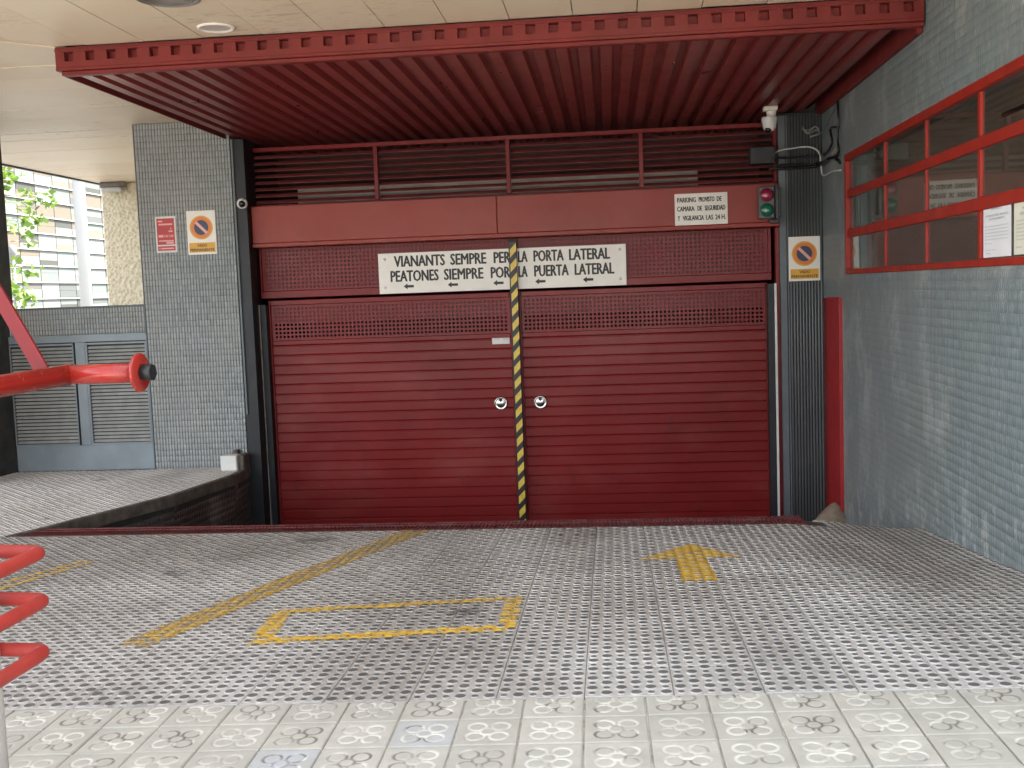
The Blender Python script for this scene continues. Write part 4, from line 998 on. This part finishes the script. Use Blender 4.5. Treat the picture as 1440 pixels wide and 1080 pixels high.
# dome cameras
c1 = thing('dome_camera', 'white dome camera hanging under the canopy by fluted pillar', 'camera', (1.49, 10.0, 1.36), 'security cameras')
P = (1.475, 9.95, 1.45)
m = MB(); m.lathe(P, [(.0005, .012), (.066, .012), (.070, .004), (.070, -.030), (.062, -.048), (.056, -.085), (.040, -.110), (.0005, -.118)], n=24); m.build('body', M['whiteplastic'], c1)
m = MB(); m.lathe((1.462, 9.93, 1.352), [(.032*math.cos(a), .032*math.sin(a)) for a in [i*math.pi/12 for i in range(7)]], axis=(-.35, -.8, -.5), n=16); m.build('lens', M['lens'], c1)
m = MB(); m.cyl((1.495, 9.98, 1.46), (1.50, 9.98, 1.56), .038, .050); m.cbox(1.42, 1.545, 9.90, 9.985, 1.515, 1.553, .006); m.build('mount', M['sign'], c1)
c2 = thing('dome_camera', 'white dome camera on the black post left of doors', 'camera', (-3.43, 10.1, .93), 'security cameras')
P = (-3.455, 10.104, .925)
m = MB(); m.lathe(P, [(.050, 0), (.052, .02), (.050, .045), (.040, .060), (.033, .062)], axis=(.25, -.95, -.15), n=24); m.build('body', M['whiteplastic'], c2)
m = MB(); m.lathe(Vector(P)+Vector((.25, -.95, -.15))*.050, [(.033*math.cos(a), .024*math.sin(a)) for a in [i*math.pi/12 for i in range(7)]], axis=(.25, -.95, -.15), n=20); m.build('lens', M['lens'], c2)

# cables
def cable(pts, r, mat, label, name='cable'):
    m = MB(); m.tube(spline(pts, 7), r, 8); tag(m.build(name, M[mat], None, pts[0]), label, 'cable', 'cables round the fluted pillar')
cable([(1.557, 10.2, 1.097), (1.555, 10.2, 1.162), (1.617, 10.2, 1.195), (1.737, 10.22, 1.21), (1.843, 10.22, 1.217), (1.914, 10.2, 1.194), (1.950, 10.15, 1.135), (1.955, 10.12, 1.022), (1.96, 10.05, .935), (1.97, 9.69, .932), (1.985, 9.429, .914)], .008, 'cablewhite', 'white cable looping over the fluted pillar and side wall')
cable([(1.50, 10.2, 1.02), (1.556, 10.2, 1.031), (1.781, 10.22, 1.030), (1.931, 10.2, 1.038), (1.96, 10.0, 1.049), (1.965, 9.866, 1.056), (1.975, 9.654, 1.043), (1.995, 9.483, .981)], .015, 'blackgloss', 'thick black cable, lowest of those crossing the fluted pillar')
cable([(1.53, 10.2, 1.04), (1.60, 10.2, 1.060), (1.781, 10.22, 1.065), (1.92, 10.2, 1.055), (1.95, 10.05, 1.06)], .009, 'blackgloss', 'thin black cable along the thick one on fluted pillar')
cable([(1.53, 10.2, 1.13), (1.558, 10.2, 1.127), (1.75, 10.22, 1.125), (1.94, 10.2, 1.128), (1.96, 10.019, 1.124), (1.965, 9.861, 1.13), (1.97, 9.706, 1.184), (1.97, 9.76, 1.307), (1.99, 9.524, 1.285)], .011, 'blackgloss', 'black cable in the middle turning up the side wall corner')
cable([(1.98, 9.513, 1.50), (1.975, 9.463, 1.359), (1.975, 9.501, 1.186), (1.975, 9.478, 1.064), (1.965, 9.866, 1.05)], .010, 'blackgloss', 'black cable dropping down the side wall from the canopy')
cable([(1.98, 9.52, 1.49), (1.97, 9.8, 1.40), (1.965, 10.1, 1.33), (1.93, 10.22, 1.31)], .006, 'pipe', 'thin grey cable slanting from canopy edge to the wire bundle')
m = MB()
for k in range(5): m.tube(spline([(1.80+.03*random.random(), 10.25, 1.38+.03*random.random()), (1.86, 10.22, 1.33+.05*random.random()), (1.93, 10.22, 1.36+.04*random.random()), (1.955, 10.2, 1.33), (1.88, 10.24, 1.30+.03*random.random())], 5), .006, 6)
tag(m.build('wire_bundle', M['pipe'], None, (1.88, 10.22, 1.34)), 'tangled grey wire bundle at the fluted pillar top', 'cable')

# ------------------------------------------------------------ red barrier arm at left
ba = thing('barrier_arm', 'red steel barrier arm with round end flange and strut', 'barrier', (-3.1, 2.5, -1.42))
A = Vector((-1.66, 3.155, -.206)); Bp = Vector((-1.425, 3.14, -.205)); C0 = Vector((-1.66, 2.73, -.206)); C1 = Vector((-2.5, 2.3, -.212))
A0 = Vector((-1.99, 2.92, -.209))
d1 = (A-Vector((-1.868*.93, 3.133*.93, -.233*.93))).normalized()
L0 = A-d1*1.1
m = MB(); m.cyl(L0, A+d1*.004, .032, .032, 28); m.build('arm_tube', M['redgloss'], ba)
m = MB(); m.lathe(A, [(.0005, -.012), (.029, -.012), (.0335, -.004), (.0335, .004), (.029, .012), (.0005, .012)], axis=Bp-A, n=28); m.build('collar', M['redgloss'], ba)
m = MB(); m.cyl(A, Bp, .030, .030, 28); m.build('end_tube', M['redgloss'], ba)
dx = (Bp-A).normalized()
m = MB(); m.lathe(Bp, [(.0005, -.004), (.057, -.004), (.0595, -.001), (.0595, .003), (.057, .006), (.0005, .006)], axis=dx, n=40); m.build('flange', M['redgloss'], ba)
m = MB(); m.cyl(Bp+dx*.006, Bp+dx*.016, .020, .020, 20); m.build('bolt_disc', M['chrome'], ba)
m = MB(); m.cyl(Bp+dx*.010, Bp+dx*.044, .026, .026, 6); m.build('rubber_stop', M['black'], ba)
top = Vector((-1.86, 3.157, .038)); fo = Vector((-1.728, 3.125, -.181))
dd_ = (top-fo); m = MB()
e = dd_.normalized(); sdv = Vector((1, 0, 0))-e*e.x; sdv.normalize(); nv = e.cross(sdv)
far = fo+dd_*3.2; hw = .021; ht = .006
m.add([tuple(p+sdv*a*hw+nv*b*ht) for p in (fo-e*.02, far) for a, b in ((-1, -1), (1, -1), (1, 1), (-1, 1))], [(0, 1, 2, 3), (4, 5, 6, 7), (0, 1, 5, 4), (1, 2, 6, 5), (2, 3, 7, 6), (3, 0, 4, 7)])
m.build('strut', M['strutshade'], ba)
px, py = L0.x, L0.y
m = MB(); m.cyl((px, py, plane_z(px)+.002), (px, py, .62), .045, .045, 24); m.lathe((px, py, plane_z(px)+.002), [(.10, 0), (.10, .012), (.045, .014)]); m.tube([(px, py, .60), tuple(far)], .02, 12); m.build('post', M['redgloss'], ba)

# ------------------------------------------------------------ hoop rack at left
hr = thing('hoop_rack', 'pale post with three red steel hoops beside the ramp', 'bike rack', (-1.72, 2.72, -1.39))
m = MB(); m.cyl((-1.738, 2.73, plane_z(-1.7)+.002), (-1.738, 2.73, -.56), .043, .043, 24); m.lathe((-1.738, 2.73, -.56), [(.043, 0), (.034, .012), (.0005, .016)]); m.build('post', M['postwhite'], hr)
for zc, xa, yr in ((-.680, -1.604, 2.835), (-.810, -1.590, 2.812), (-.940, -1.572, 2.765)):
    m = MB(); pts = [(-2.02, yr+.03, zc), (-1.80, yr+.015, zc), (xa-.05, yr, zc), (xa-.010, yr-.012, zc), (xa, yr-.05, zc), (xa-.003, 2.60, zc), (xa-.008, 2.42, zc), (xa-.03, 2.36, zc), (xa-.08, 2.35, zc), (-2.0, 2.36, zc), (-2.05, 2.39, zc), (-2.06, 2.60, zc)]
    m.tube(spline(pts+[pts[0]], 6)[:-1], .0195, 16, closed=True); m.build('hoop', M['redhoop'], hr)

# ------------------------------------------------------------ across the street at left
fb = thing('office_building', 'bright glass office building with pale coloured panes across the street', 'building', (-30, 58, -1.75))
m = MB(); m.box(-44, -30.06, 38, 84, -1.75, 18); m.build('wall', M['facadedark'], fb)
def Ymesh(name, mat): 
    m = MB(); m.box(0, .05, 0, 1, 0, 1); return m.mesh(name, mat)
pane_me = Ymesh('window_pane', M['pane'])
pz = .865; py_ = 1.86; Y0 = 53.1
for c in range(-3, 7):
    for r in range(-2, 12):
        y = Y0+c*py_+.03; z = .518+(r-1)*pz-.40*0+.05; hh = pz-.12; ff = random.choice((.35, .5, .62, 1.0, .45))
        if ff == 1.0: inst('window_pane', pane_me, fb, (-30.05, y, z), scale=(1, py_-.06, hh))
        else:
            inst('window_pane', pane_me, fb, (-30.05, y, z), scale=(1, py_-.06, hh*ff-.01)); inst('window_pane', pane_me, fb, (-30.05, y, z+hh*ff), scale=(1, py_-.06, hh*(1-ff)))
m = MB()
for r in range(-3, 16): m.box(-30.06, -29.90, 38, 84, .518+(r-1)*pz-.045, .518+(r-1)*pz+.03)
m.build('ledge', M['facadewhite'], fb)
m = MB(); m.cyl((-20, 39.85, -1.75), (-20, 39.85, 14), .225, .225, 24)
tag(m.build('round_column', M['poleswhite']), 'tall round white column in front of the glass building', 'column')
m = MB(); m.cyl((-20, 34.9, -1.75), (-20, 34.9, 1.75), .09, .06, 12); m.lathe((-20, 34.9, 1.75), [(.06, 0), (.16, .12), (.14, .35), (.0005, .42)])
tag(m.build('street_lamp', M['facadewhite']), 'thin white lamp post behind the tree leaves at left', 'street lamp')

# tree
tree = thing('street_tree', 'young street tree with fresh yellow green leaves at far left', 'tree', (-16.2, 22.5, -1.75))
m = MB(); m.tube(spline([(-16.2, 22.5, -1.75), (-16.15, 22.5, .5), (-16.25, 22.6, 2.6), (-16.1, 22.5, 5)], 5), .1, 12, rf=lambda t: .15-.09*t); m.build('trunk', M['bark'], tree)
cl = [(24.5, 3.25), (25.1, 3.1), (25.4, 2.75), (26.0, 2.80), (25.7, 2.62), (24.7, 2.45), (24.5, 2.6), (25.3, 2.2), (25.2, 1.65), (24.9, 2.0), (25.0, 1.02), (24.6, .85), (24.4, .55), (24.6, .15), (24.9, .35), (24.3, 1.9), (24.3, 2.9)]
lv = MB(); br = MB()
def leafset(c, n, r):
    for _ in range(n):
        p = Vector(c)+Vector((random.gauss(0, r), random.gauss(0, r), random.gauss(0, r*.6))); s = random.uniform(.06, .12)
        a = Vector((random.gauss(0, 1), random.gauss(0, 1), random.gauss(0, .6))).normalized(); b = a.cross(Vector((random.gauss(0, 1), random.gauss(0, 1), random.gauss(0, 1)))).normalized()
        lv.add([p-a*s, p-a*s*.2+b*s*.75, p+a*s*.5+b*s*.35, p+a*s*1.1, p+a*s*.5-b*s*.35, p-a*s*.2-b*s*.75], [(0, 1, 2, 3, 4, 5)])
for (y, z) in cl:
    leafset((-14+random.gauss(0, .2), y, z), 16, .15)
    br.tube(spline([(-16.2, 22.5, max(.8, z-.9)), (-15.3, 23.5, z-.15), (-14.1, y, z)], 4), .02, 6, rf=lambda t: .035-.028*t)
for _ in range(70):
    a = random.uniform(0, 6.28); rr = random.uniform(.4, 2.3); c = (-16.6+rr*math.cos(a)*.9, 22.0+rr*math.sin(a)*.6, random.uniform(1.5, 6.5))
    if c[0]/c[1] > -.74: continue
    leafset(c, 32, .3); br.tube([(-16.2, 22.5, c[2]-.5), c], .012, 5)
br.build('branch', M['bark'], tree); tag(lv.build('crown', M['leaf'], tree), kind='stuff')
